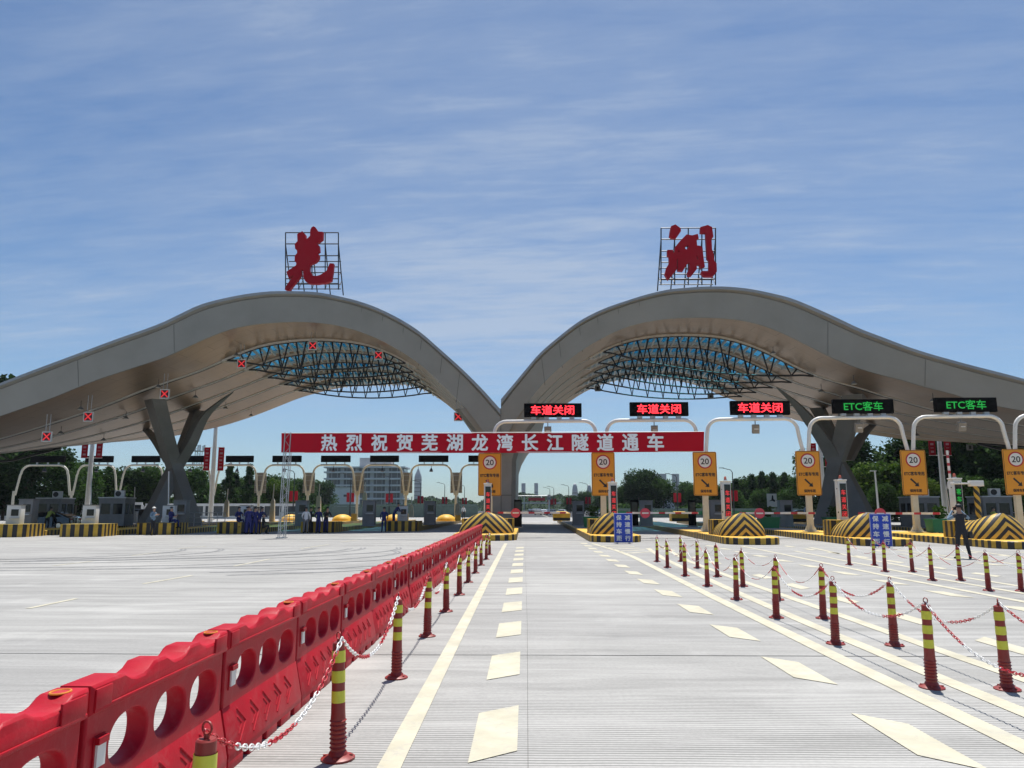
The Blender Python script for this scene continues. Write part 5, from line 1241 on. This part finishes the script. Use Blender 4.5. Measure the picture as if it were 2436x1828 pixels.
# ------------------------------------------------------------------ vehicles
def make_car(paint, suv=False):
    t = thing('car', '', 'car'); L, w = 4.55, 1.78; h = 1.46 if not suv else 1.66
    side = [(-2.27, .35), (-2.25, .70), (-2.0, .88), (-1.30, .98), (-.62, h-.08), (-.2, h), (.75, h-.02), (1.45, h-.22 if not suv else h-.12), (2.0, 1.02), (2.24, .95), (2.27, .40)]
    def ring(y, k, zk): return [(x*(1-.02*k), y, .30+(z-.30)*(1-.0*k) if z < 1 else z-zk) for x, z in side]
    mb = MB(); hw = w/2; rings = []
    for y, ins in ((-hw, 1), (-hw+.06, 0), (hw-.06, 0), (hw, 1)):
        rings.append([(x*(.985 if ins else 1), y if z < 1.0 else y*(1-.22*(z-1.0)/(h-1.0)), z-(.03 if ins and z > .5 else 0)) for x, z in side]+[(1.9, y, .24), (-1.9, y, .24)])
    mb.loft(rings); body = mb.build('body', paint, t, 40)
    gl_ = MB()
    for s_ in (-1, 1):
        def yy(z): return s_*(hw*(1-.22*max(0, z-1.0)/(h-1.0))+.006)
        for poly in ([(-1.02, 1.02), (-.55, h-.13), (.12, h-.09), (.12, 1.02)], [(.2, 1.02), (.2, h-.09), (.80, h-.10), (1.55, 1.06), (1.5, 1.02)]):
            n_ = len(poly); gl_.add([(x, yy(z), z) for x, z in poly], [tuple(range(n_))])
    gl_.build('side_window', M['glassdark'], t)
    for nm, x0, z0, x1, z1 in (('windscreen', -1.31, 1.0, -.66, h-.08), ('rear_window', 1.95, 1.06, 1.46, h-.2)):
        mb = MB(); o = Vector((-.012 if nm == 'windscreen' else .012, 0, .012)); k0, k1 = hw*.86, hw*.76
        mb.add([Vector((x0, -k0, z0))+o, Vector((x0, k0, z0))+o, Vector((x1, k1, z1))+o, Vector((x1, -k1, z1))+o], [(0, 1, 2, 3)]); mb.build(nm, M['glassdark'], t)
    for x in (-1.42, 1.38):
        for s_ in (-1, 1):
            mb = MB(); mb.cyl((x, s_*(hw-.19), .32), (x, s_*(hw+.01), .32), .32, n=20); wh = mb.build('wheel', M['tyre'], t, 40)
            mb = MB(); mb.cyl((x, s_*(hw-.0), .32), (x, s_*(hw+.02), .32), .20, n=14); mb.build('rim', M['chrome'], wh, 40)
    for s_ in (-1, 1):
        mb = MB(); mb.box((-2.18, s_*.62, .74), (.16, .36, .13)); mb.build('headlight', M['white'], t)
        mb = MB(); mb.box((2.22, s_*.64, .82), (.10, .30, .14)); mb.build('tail_light', M['redpaint'], t)
    mb = MB(); mb.box((-2.27, 0, .42), (.03, .5, .12)); mb.build('number_plate', M['whitepanel'], t)
    return t
cars = {'b': make_car(M['carblack']), 'w': make_car(M['carwhite']), 'g': make_car(M['cargrey'], True)}; used = set()
for c, k, x, Y, rz, lab in (('b', 'a1', 510, 64.0, 0, 'black sedan parked sideways behind the left islands'), ('g', 'a1', 1440, 78, rad(20), 'grey car half hidden behind the second left booth'), ('w', 'a3', 960, 196, rad(85), 'small white car far away left of the centre pier'), ('w', 'b4', 1410, 175, rad(80), 'white and black car beside the second island far end'),
                      ('g', 'b4', 980, 210, rad(-88), 'grey car front left in the distant queue on the road'), ('w', 'b4', 1080, 214, rad(-88), 'white-hooded car in the middle of the distant queue'), ('b', 'b4', 1150, 222, rad(-88), 'dark car right of the white-hooded one in the distant queue'), ('b', 'b4', 1225, 205, rad(70), 'dark car at the right end of the distant queue'),
                      ('b', 'b4', 840, 285, rad(-90), 'leftmost tiny car of the farthest row on the road'), ('g', 'b4', 915, 285, rad(-90), 'middle tiny car of the farthest row on the road'), ('w', 'b4', 992, 290, rad(-90), 'right tiny car of the farthest row on the road'), ('b', 'a5', 1015, 120, rad(15), 'dark car behind the boom arm left of the guard'), ('w', 'a4', 1410, 175, rad(10), 'pale car before the small white house'), ('g', 'a4', 820, 160, rad(40), 'grey car behind the second yellow sign post')):
    o = place(cars[c], 0 if c not in used else 1, at(k, x, Y), rz, lab, 'cars on the distant road' if Y > 100 else None); used.add(c)
# ------------------------------------------------------------------ street lamps, overhead sign, fences
def make_lamp_post():
    t = thing('street_lamp', '', 'street lamp', group='dark street lamps with red banners')
    mb = MB(); mb.tube([(0, 0, 0), (0, 0, 7.4), (-.25, 0, 7.8), (-1.5, 0, 8.1)], [.11, .07, .06, .05], 8); mb.box((-1.7, 0, 8.13), (.8, .22, .09)); mb.build('post', M['dark'], t, 40)
    for s_ in (-1, 1):
        mb = MB(); mb.box((s_*.42, 0, 3.7), (.55, .04, 1.7)); mb.build('banner', M['signred'], t)
        mb = MB(); mb.tube([(0, 0, 4.55), (s_*.7, 0, 4.55)], .02, 4); mb.build('bracket', M['dark'], t)
    return t
sl = make_lamp_post(); nl = 0
for k, x, y, lab in (('a2', 1112, 430, 'street lamp with red banners left of the office building'), ('a2', 1705, 470, 'street lamp with red banners before the white low building'), ('a3', 122, 490, 'street lamp with red banners at the right end of the office building'), ('a3', 447, 548, 'street lamp with red banners right of the skyscraper'), ('a3', 700, 570, 'street lamp with red banners midway between skyscraper and first sign'), ('a3', 908, 590, 'street lamp with red banners left of the first yellow sign'),
                  ('b4', 1192, 605, 'left lamp of the close pair right of the centre pier'), ('b4', 1262, 585, 'right lamp of the close pair right of the centre pier'), ('b4', 1530, 555, 'street lamp with red banners before the dark trees left of the second sign'), ('a4', 655, 925, 'street lamp left of the second yellow sign'), ('a4', 1590, 830, 'street lamp beside the small white house'), ('a4', 2175, 770, 'street lamp right of the third yellow sign')):
    r = ray(k, x, y); Y = r.y*(8.1-H)/r.z; place(sl, nl, (r.x*Y/r.y, Y, 0), 0 if nl % 2 else 0, lab); nl += 1
p = PY('b2', 1180, 990, 92); t = thing('light_pole', 'thin white light pole right of the right X column', 'street lamp', (p.x, 92, 0)); mb = MB(); mb.tube([(0, 0, 0), (-.1, 0, p.z)], [.14, .09], 8); mb.build('pole', M['white'], t); mb = MB(); mb.box((-.3, 0, p.z), (.7, .2, .1)); mb.build('lamp_head', M['whitepanel'], t)
p = PY('b4', 955, 815, 330); t = thing('road_gantry', 'distant road gantry carrying a red sign over the far road', 'gantry', (p.x, 330, 0))
mb = MB(); mb.box((0, -.6, p.z), (7, .3, 1.3)); mb.build('red_sign', M['signred'], t)
mb = MB(); z = p.z-1.6; mb.box((2, 0, z), (26, .4, .5)); mb.box((-11, 0, z/2), (.5, .5, z)); mb.box((15, 0, z/2), (.5, .5, z)); mb.build('frame', M['steel'], t)
p = PY('b4', 730, 755, 260); t = thing('traffic_mast', 'slim white overhead mast left of the distant queue', 'mast', (p.x, 260, 0)); mb = MB(); mb.tube([(0, 0, 0), (0, 0, p.z)], .14, 6); mb.tube([(-6, 0, p.z), (8, 0, p.z)], .13, 6); mb.build('mast', M['steel'], t)
p = PY('b4', 1178, 760, 200); t = thing('signal_post', 'white post with a round signal left of the lamp pair', 'post', (p.x, 200, 0)); mb = MB(); mb.tube([(0, 0, 0), (0, 0, p.z)], .16, 8); mb.build('post', M['white'], t); mb = MB(); mb.cyl((0, 0, p.z-.9), (0, 0, p.z-.3), .6, .5, 12); mb.cyl((0, 0, p.z-.1), (0, 0, p.z+.4), .6, .35, 12); mb.build('signal_head', M['grey'], t)
def fence(x0, x1, Y, h, label, top, infill):
    t = thing('fence', label, 'fence', ((x0+x1)/2, Y, 0)); w = x1-x0
    mb = MB(); mb.box((0, 0, h), (w, .25, .42)); mb.build('top_rail', M[top], t)
    n = int(w/3.2); mb = MB()
    for k in range(n+1): mb.box((-w/2+w*k/n, 0, h/2), (.35, .2, h-.42))
    mb.box((0, 0, .25), (w, .3, .5)); mb.build('post_row', M[top], t)
    mb = MB(); mb.box((0, .12, h/2), (w, .04, h-.5)); mb.build('infill', M[infill], t)
fence(-110, PY('a1', 1500, 800, 128).x, 128, 2.5, 'long white-topped wall with dark bays at the far left', 'whitepanel', 'glassdark')
fence(PY('a1', 1500, 800, 128).x+.3, PY('a2', 1190, 800, 128).x, 128.5, 2.3, 'white-railed wall between X column and lattice post', 'whitepanel', 'bldgglass')
fence(PY('a2', 1480, 800, 150).x, PY('a3', 1040, 800, 150).x, 150, 2.3, 'green railing in front of the office building', 'tactile', 'tactile')
fence(PY('a4', 900, 1150, 146).x, PY('D', 1760, 1100, 146).x, 146, 1.5, 'low green barrier along the right plaza edge', 'tactile', 'greenbox')
# ------------------------------------------------------------------ trees
random.seed(21)
def crown_mesh(name, h, w, n, leaf, mats, base, shape):
    vs = []; fs = []; mi = []; clumps = []
    for k in range(20 if shape != 'poplar' else 46):
        q = random.random()
        if shape == 'poplar': f_ = random.uniform(.0, .97); z = base+(h-base)*f_; r = w*.5*max(.08, math.sin(math.pi*(.30+.70*f_))**.8)*random.uniform(.05, .62); cr = w*random.uniform(.15, .20)*(1.1-.4*f_)
        else: z = base+(h-base)*random.uniform(.08, .92); r = w*.5*math.sqrt(max(.05, 1-((z-base)/(h-base)*1.75-.75)**2))*random.uniform(.25, .85); cr = w*.26*random.uniform(.75, 1.25)
        a = random.uniform(0, 2*math.pi); clumps.append((Vector((r*math.cos(a), r*math.sin(a), z)), cr, random.choice((0, 0, 1, 1, 2))))
    if shape != 'poplar': clumps.append((Vector((0, 0, h-w*.14)), w*.16, 1))
    for k in range(n):
        c, cr, m = random.choice(clumps); d = Vector((random.gauss(0, 1), random.gauss(0, 1), random.gauss(0, .8))).normalized()*cr*random.random()**.45
        p = c+d; s = leaf*random.uniform(.6, 1.4); R = Euler((random.uniform(-1, 1), random.uniform(-1, 1), random.uniform(0, 6.3))).to_matrix()
        b = len(vs)
        for v in ((-s*.5, -s*.3, 0), (s*.5, -s*.2, s*.15), (s*.35, s*.5, 0), (-s*.4, s*.4, s*.2)): vs.append(tuple(p+R @ Vector(v)))
        fs.append((b, b+1, b+2, b+3)); mi.append(m if random.random() < .75 else random.randint(0, 2))
    me = bpy.data.meshes.new(name); me.from_pydata(vs, [], fs)
    for k in mats: me.materials.append(k)
    me.polygons.foreach_set('material_index', mi); return me, clumps
def make_tree(h, w, shape, tone):
    t = thing('tree', '', 'tree'); base = h*(.16 if shape != 'poplar' else .05)
    mats = {'dark': (M['leafdark'], M['leafdark'], M['leafmid']), 'mid': (M['leafdark'], M['leafmid'], M['leafmid']), 'light': (M['leafmid'], M['leaflight'], M['leaflight'])}[tone]
    me, cl = crown_mesh('crown', h, w, 7000 if shape != 'poplar' else 5600, w*.046 if shape != 'poplar' else w*.062, mats, base, shape)
    o = bpy.data.objects.new('crown', me); C.objects.link(o); o.parent = t
    mb = MB(); mb.tube([(0, 0, 0), (.05*w*random.uniform(-1, 1), 0, h*.35), (.04*w*random.uniform(-1, 1), .05, h*.8)], [h*.022, h*.016, h*.005], 8)
    for c, r, m in cl[:9]: mb.tube([(0, 0, max(base*.8, c.z*.55)), c], [h*.008, h*.003], 5)
    mb.build('trunk', M['bark'], t, 60); return t
TP = {}
for key, (h, w, s, tone) in {'bd': (13, 10.5, 'round', 'dark'), 'bd2': (12, 9, 'round', 'dark'), 'bm': (10, 8, 'round', 'mid'), 'bm2': (9, 8.5, 'round', 'mid'), 'bl': (8, 8, 'round', 'light'), 'po': (13, 6.4, 'poplar', 'mid'), 'po2': (14, 5.8, 'poplar', 'mid')}.items(): TP[key] = [make_tree(h, w, s, tone), h, 0]
def tree(key, px, ytop, Y, label, group):
    src, h, n = TP[key]; p = PY('D', px, ytop, Y); TP[key][2] += 1
    o = place(src, n, (p.x, Y, 0), random.uniform(0, 6.3), label, group); s = p.z/h; o.scale = (s*random.uniform(.9, 1.1), s, s)
TL = [('bd', -40, 955, 112, 'leftmost dark tree under the wing, cut by the photo edge'), ('bd2', 22, 958, 116, 'tall dark tree under the left wing truss'), ('bd', 80, 958, 114, 'tall dark tree behind the first black board'), ('bd2', 128, 975, 112, 'dark tree left of the tall banner pole'), ('bm', 172, 1000, 124, 'green tree right behind the tall banner pole'), ('bm2', 208, 1012, 130, 'green tree between first and second gantry posts'), ('po', 238, 1006, 136, 'pointed tree above the second booth'), ('bm', 262, 1018, 138, 'green tree right of the second booth'), ('bm2', 300, 1012, 140, 'green tree left of the X column'), ('bm', 338, 1012, 140, 'green tree behind the X column left leg'),
      ('bm', 415, 1014, 138, 'green tree right of the X column waist'), ('po', 440, 1016, 140, 'pointed tree left of the second tall pole'), ('bm2', 470, 1048, 150, 'low green tree right of the second tall pole'), ('po2', 498, 1004, 150, 'taller left poplar of the loose pair'), ('po', 512, 1020, 153, 'bushy poplar between the loose pair'), ('po2', 541, 1005, 150, 'right poplar of the loose pair'), ('bm2', 555, 1046, 158, 'low tree under the right poplar'), ('bm', 590, 1030, 165, 'round tree left of the lattice post'), ('bl', 612, 1042, 160, 'lighter tree behind the lattice post'), ('bm2', 640, 1036, 190, 'round tree left of the white low building'), ('bm', 662, 1046, 220, 'small tree above the white low building'), ('bm2', 690, 1040, 260, 'small tree at the left edge of the office building'),
      ('bm', 1352, 1052, 190, 'left tree of the dark clump right of the second sign'), ('bd', 1378, 1024, 185, 'tall pointed tree in the dark clump right of the second sign'), ('bd2', 1402, 1018, 190, 'tallest round tree in the dark clump right of the second sign'), ('bm', 1432, 1036, 195, 'green tree left of the small white house'), ('bm2', 1478, 1044, 190, 'green tree right of the small white house'), ('bm', 1505, 1050, 180, 'green tree left of the third sign'), ('bd2', 1330, 1062, 215, 'low dark tree behind the second signal pillar'), ('bm', 1296, 1070, 240, 'low tree left of the second yellow sign'), ('bd', 1262, 1066, 260, 'low dark tree behind a lamp left of the second sign'), ('bm2', 1232, 1072, 290, 'small tree near the lamp pair'),
      ('bm2', 1556, 1050, 165, 'green tree right of the third sign'), ('po', 1590, 1034, 160, 'pointed tree above the third signal pillar'), ('po', 1622, 1024, 158, 'left poplar above the map board'), ('po2', 1645, 1020, 160, 'middle poplar above the map board'), ('po', 1668, 1020, 158, 'right poplar above the map board'), ('po2', 1694, 1022, 160, 'poplar left of the fourth sign'), ('bm', 1606, 1038, 172, 'dense tree between the first two poplars above the map board'), ('bm2', 1634, 1030, 174, 'dense tree behind the left and middle poplars'), ('bm', 1658, 1031, 172, 'dense tree behind the middle and right poplars'), ('bm2', 1684, 1030, 174, 'dense tree right of the right poplar'), ('bm', 1714, 1034, 170, 'dense tree partly behind the fourth sign'),
      ('bm', 520, 1034, 162, 'dense tree low between the loose poplar pair'), ('bm2', 1574, 1046, 176, 'dense tree left of the third signal pillar'),
      ('bm', 1640, 1060, 152, 'low tree behind the map board'), ('bm2', 1590, 1062, 152, 'low tree behind the third signal pillar'), ('bm', 1700, 1058, 150, 'low tree left of the fourth sign post'),
      ('bd', 1765, 985, 118, 'dark tree behind the right X column left side'), ('bd2', 1852, 955, 112, 'tall dark tree right of the right X column'), ('bl', 1888, 1012, 106, 'light green round tree right of the X column'), ('bl', 1925, 1006, 104, 'light green round tree left of the fifth sign'), ('bm', 1905, 1048, 100, 'low green tree beside the thin light pole'), ('bd', 1958, 948, 112, 'tall dark tree behind the fifth sign top'), ('bd2', 2015, 945, 104, 'tall dark tree behind the right banner pole'), ('bd', 2070, 940, 102, 'tall dark tree behind the photographer'), ('bd2', 2125, 945, 102, 'tall dark tree left of the rightmost sign'), ('bd', 2180, 950, 100, 'tall dark tree behind the rightmost sign'), ('bd2', 2240, 950, 100, 'dark tree cut by the right photo edge'), ('bm', 2090, 1030, 96, 'green tree low behind the right booths'), ('bm2', 2165, 1035, 96, 'green tree right of the right booths'), ('bl', 1985, 1035, 98, 'light green tree right of the fifth sign post')]
for q in TL: tree(*q, 'trees behind the toll plaza')
p = PY('D', 18, 812, 118); tree('po', 18, 812, 118, 'tall tree whose top shows above the left wing of the canopy', 'trees behind the toll plaza')
for k, x, lab in (('a4', 520, 'left dark shrub along the distant road'), ('a4', 1000, 'dark shrub mass behind the second signal pillar')):
    pass
# far wooded ridge: one mass, a lumpy body under a skin of leaf clumps
random.seed(4); vs = []; fs = []; mi = []
def ridge(px): return 10.5+1.6*math.sin(px*.011)+1.5*math.sin(px*.034+1)+1.1*math.sin(px*.09)+.8*math.sin(px*.23)+(2.2 if 1090 < px < 1330 else 0)
cols = [-520+8*i for i in range(410)]; prof_ = [(0, 0), (.25, .55), (.5, .8), (.75, .93), (1, .97)]
for i, px in enumerate(cols):
    for q, zf in prof_: Yw = 560+150*q; vs.append(((px-1134)/1662*Yw, Yw, ridge(px)*zf*random.uniform(.9, 1.0)))
for i in range(len(cols)-1):
    for k in range(4): fs.append((5*i+k, 5*i+5+k, 5*i+6+k, 5*i+1+k)); mi.append(0)
for k in range(26000):
    px = random.uniform(-520, 2740); q = random.random(); Yw = 556+150*q; X_ = (px-1134)/1662*Yw; f_ = q*4; j_ = min(3, int(f_)); zf = prof_[j_][1]+(prof_[j_+1][1]-prof_[j_][1])*(f_-j_)
    z = ridge(px)*zf+random.uniform(-.8, .9); s = random.uniform(.8, 2.1); R = Euler((random.uniform(0, 6.3), random.uniform(0, 6.3), random.uniform(0, 6.3))).to_matrix(); b = len(vs)
    for v in ((-s*.5, -s*.3, 0), (s*.5, -s*.3, 0), (s*.4, s*.5, s*.3), (-s*.4, s*.4, s*.2)): vs.append(tuple(Vector((X_, Yw, z))+R @ Vector(v)))
    fs.append((b, b+1, b+2, b+3)); mi.append(random.choice((0, 0, 1)))
me = bpy.data.meshes.new('far_wood'); me.from_pydata(vs, [], fs); me.materials.append(M['leafdark']); me.materials.append(M['leafmid']); me.polygons.foreach_set('material_index', mi)
o = bpy.data.objects.new('far_wood', me); C.objects.link(o); tag(o, 'low wooded ridge along the horizon', 'woods', kind='stuff')
random.seed(9); vs = []; fs = []
for k in range(9000):                                     # roadside shrubs as one hedge mass
    s_ = random.random(); 
    if s_ < .5: X_ = random.uniform(-110, -16); Yw = random.uniform(154, 166)
    else: X_ = random.uniform(15, 110); Yw = random.uniform(154, 168)
    z = 2.6*(.6+.4*math.sin(X_*.4))*random.random()**.7; s = random.uniform(.35, .8); R = Euler((random.uniform(-1, 1), random.uniform(-1, 1), random.uniform(0, 6.3))).to_matrix(); b = len(vs)
    for v in ((-s*.5, -s*.3, 0), (s*.5, -s*.3, 0), (s*.4, s*.5, s*.3), (-s*.4, s*.4, s*.2)): vs.append(tuple(Vector((X_, Yw, z))+R @ Vector(v)))
    fs.append((b, b+1, b+2, b+3))
me = bpy.data.meshes.new('roadside_shrubs'); me.from_pydata(vs, [], fs); me.materials.append(M['leafdark']); me.materials.append(M['leafmid']); me.polygons.foreach_set('material_index', [random.randint(0, 1) for _ in fs])
o = bpy.data.objects.new('roadside_shrubs', me); C.objects.link(o); tag(o, 'dense roadside shrubs behind the plaza fences', 'shrubs', kind='stuff')
# ------------------------------------------------------------------ buildings
Yo = 430.0; x0, x1 = PY('D', 702, 1050, Yo).x, PY('D', 872, 1050, Yo).x
t = thing('office_building', 'pale office block with white balcony bands and a flat roof box', 'building', ((x0+x1)/2, Yo, 0)); w = x1-x0
wa = MB(); wa.box((0, 8, 12), (w-1, 15, 24)); wall = wa.build('wall', M['bldg'], t)
for k in range(6):
    z = 3.4+3.65*k
    mb = MB(); mb.box((0, 8, z), (w+1.2, 18.5, .9)); mb.build('balcony_band', M['bldgw'], t)
    for j_ in range(5):
        mb = MB(); xa = -w/2+1.2+j_*(w-2)/5; mb.box((xa+(w-2)/10-.3, .35, z+1.85), ((w-2)/5-2.2, .3, 2.6)); f = mb.build('window_band', M['bldgglass'], t)
        mb = MB()
        for q in (-.25, .25): mb.box((xa+(w-2)/10-.3+q*((w-2)/5-2.2), .17, z+1.85), (.14, .06, 2.6))
        mb.build('window_frame', M['bldgw'], f)
    mb = MB(); mb.box((w/2-.35, 8, z+1.85), (.3, 14, 2.6)); mb.build('side_window', M['bldgglass'], t)
mb = MB(); mb.box((5, 9, 27.2), (18, 9, 5.5)); mb.build('roof_box', M['bldg'], t)
mb = MB(); mb.box((0, 8, 24.4), (w+1.6, 19, .8)); mb.build('roof_slab', M['bldgw'], t)
Yo = 300.0; x0, x1 = PY('D', 642, 1050, Yo).x, PY('D', 766, 1050, Yo).x; t = thing('low_building', 'low white building with small windows left of the office block', 'building', ((x0+x1)/2, Yo, 0)); w = x1-x0
mb = MB(); mb.box((0, 5, 4.8), (w, 10, 9.6)); mb.build('wall', M['bldgw'], t); mb = MB(); mb.box((0, 5, 9.75), (w+.6, 10.6, .3)); mb.build('parapet', M['bldg'], t)
for k in range(5):
    mb = MB(); mb.box((-w/2+2.5+k*4.1, -.06, 6.6), (1.3, .16, .8)); f = mb.build('window', M['bldgglass'], t)
for k in range(3):
    mb = MB(); mb.box((-w/2+3.5+k*6, -.06, 3), (.8, .16, 1.1)); mb.build('window', M['bldgglass'], t)
Yo = 210.0; p0, p1 = PY('a4', 1345, 1050, Yo), PY('a4', 1570, 1050, Yo); t = thing('white_house', 'small weathered white house with square windows left of the third sign', 'building', ((p0.x+p1.x)/2, Yo, 0)); w = p1.x-p0.x
mb = MB(); mb.box((0, 4, p0.z/2), (w, 8, p0.z)); mb.build('wall', M['bldgw'], t); mb = MB(); mb.box((0, 4, p0.z+.1), (w+.4, 8.4, .25)); mb.build('roof', M['bldg'], t)
for xx, zz in ((-.25, .78), (.2, .85), (.2, .35), (-.3, .35)): mb = MB(); mb.box((xx*w, -.05, zz*p0.z), (.9, .14, .8)); mb.build('window', M['bldgglass'], t)
def tower(k, x0, x1, yt, Y, label, kind='box'):
    a, b = PY(k, x0, yt, Y), PY(k, x1, yt, Y); w = b.x-a.x; h = a.z; t = thing('tower_block', label, 'tower', ((a.x+b.x)/2, Y, 0), 0, 'distant tower blocks on the skyline'); mb = MB()
    def r(s, z): return [(-w/2*s, -w/2*s, z), (w/2*s, -w/2*s, z), (w/2*s, w/2*s, z), (-w/2*s, w/2*s, z)]
    if kind == 'spire': mb.loft([r(1, 0), r(1, h*.74), r(.8, h*.80), r(.18, h*.93), r(.10, h*.935), r(.04, h)])
    elif kind == 'dome': mb.loft([r(1, 0), r(1, h*.6), r(.93, h*.75), r(.75, h*.88), r(.45, h*.97), r(.1, h)])
    else: mb.loft([r(1, 0), r(1, h), ])
    mb.build('shaft', M['tower'], t)
    n = max(4, min(26, int(h*.8/8))); mb = MB()
    for q in range(n): z = h*.72*(q+.5)/n; mb.box((0, 0, z), (w*1.012, w*1.012, h*.72/n*.30))
    mb.build('window_row', M['bldgglass'], t)
tower('a3', 387, 456, 395, 1500, 'pale skyscraper with a pointed crown left of the first sign', 'spire')
tower('b4', 683, 755, 530, 1500, 'left of the twin towers right of the centre pier'); tower('b4', 912, 980, 527, 1500, 'right of the twin towers right of the centre pier')
tower('b4', 1590, 1690, 533, 1400, 'round-topped tower left of the second sign', 'dome'); tower('a4', 645, 695, 945, 1400, 'second round-topped tower beside the second yellow sign', 'dome')
tower('a4', 1365, 1472, 832, 1300, 'wide pale tower above the dark clump of trees'); tower('a4', 1545, 1610, 832, 1300, 'narrow pale tower right of the wide one')
p = PY('b1', 870, 720, 300); t = thing('telecom_tower', 'slim lattice telecom tower right of the left X column', 'tower', (p.x, 300, 0)); h = p.z; mb = MB()
for dx, dy in ((-1, -1), (1, -1), (1, 1), (-1, 1)): mb.tube([(1.3*dx, 1.3*dy, 0), (.9*dx, .9*dy, h)], .14, 5)
for k in range(14):
    z0, z1 = h*k/14, h*(k+1)/14; s_ = 1 if k % 2 else -1; mb.tube([(-1.2*s_, -1.1, z0), (1.2*s_, -1.1, z1)], .09, 4); mb.tube([(-1.2, -1.1, z1), (1.2, -1.1, z1)], .08, 4)
mb.build('mast', M['steel'], t); mb = MB()
for k in range(6): a = k*math.pi/3; mb.box((2.2*math.cos(a), 2.2*math.sin(a), h-1), (.5, .3, 2.4), rz=a); 
mb.loft([[(2.2*math.cos(a), 2.2*math.sin(a), z) for a in [2*math.pi*q/12 for q in range(12)]] for z in (h-2.3, h-2.1)]); mb.build('antenna_ring', M['steel'], t)
# ------------------------------------------------------------------ haze: one box of even air round the whole place
mb = MB(); mb.box((0, 900, 90), (3600, 2600, 186)); hz = mb.build('haze', bpy.data.materials.new('haze_air')); tag(hz, kind='stuff')
hm = hz.data.materials[0]; hm.use_nodes = True; ht = hm.node_tree
ht.nodes.remove(ht.nodes['Principled BSDF']); pv = N(ht, 'ShaderNodeVolumePrincipled', ins={'Density': .00011, 'Anisotropy': .2}); pv.inputs['Color'].default_value = (.86, .92, 1, 1)
ht.links.new(pv.outputs[0], ht.nodes['Material Output'].inputs['Volume'])
hm.cycles.homogeneous_volume = True
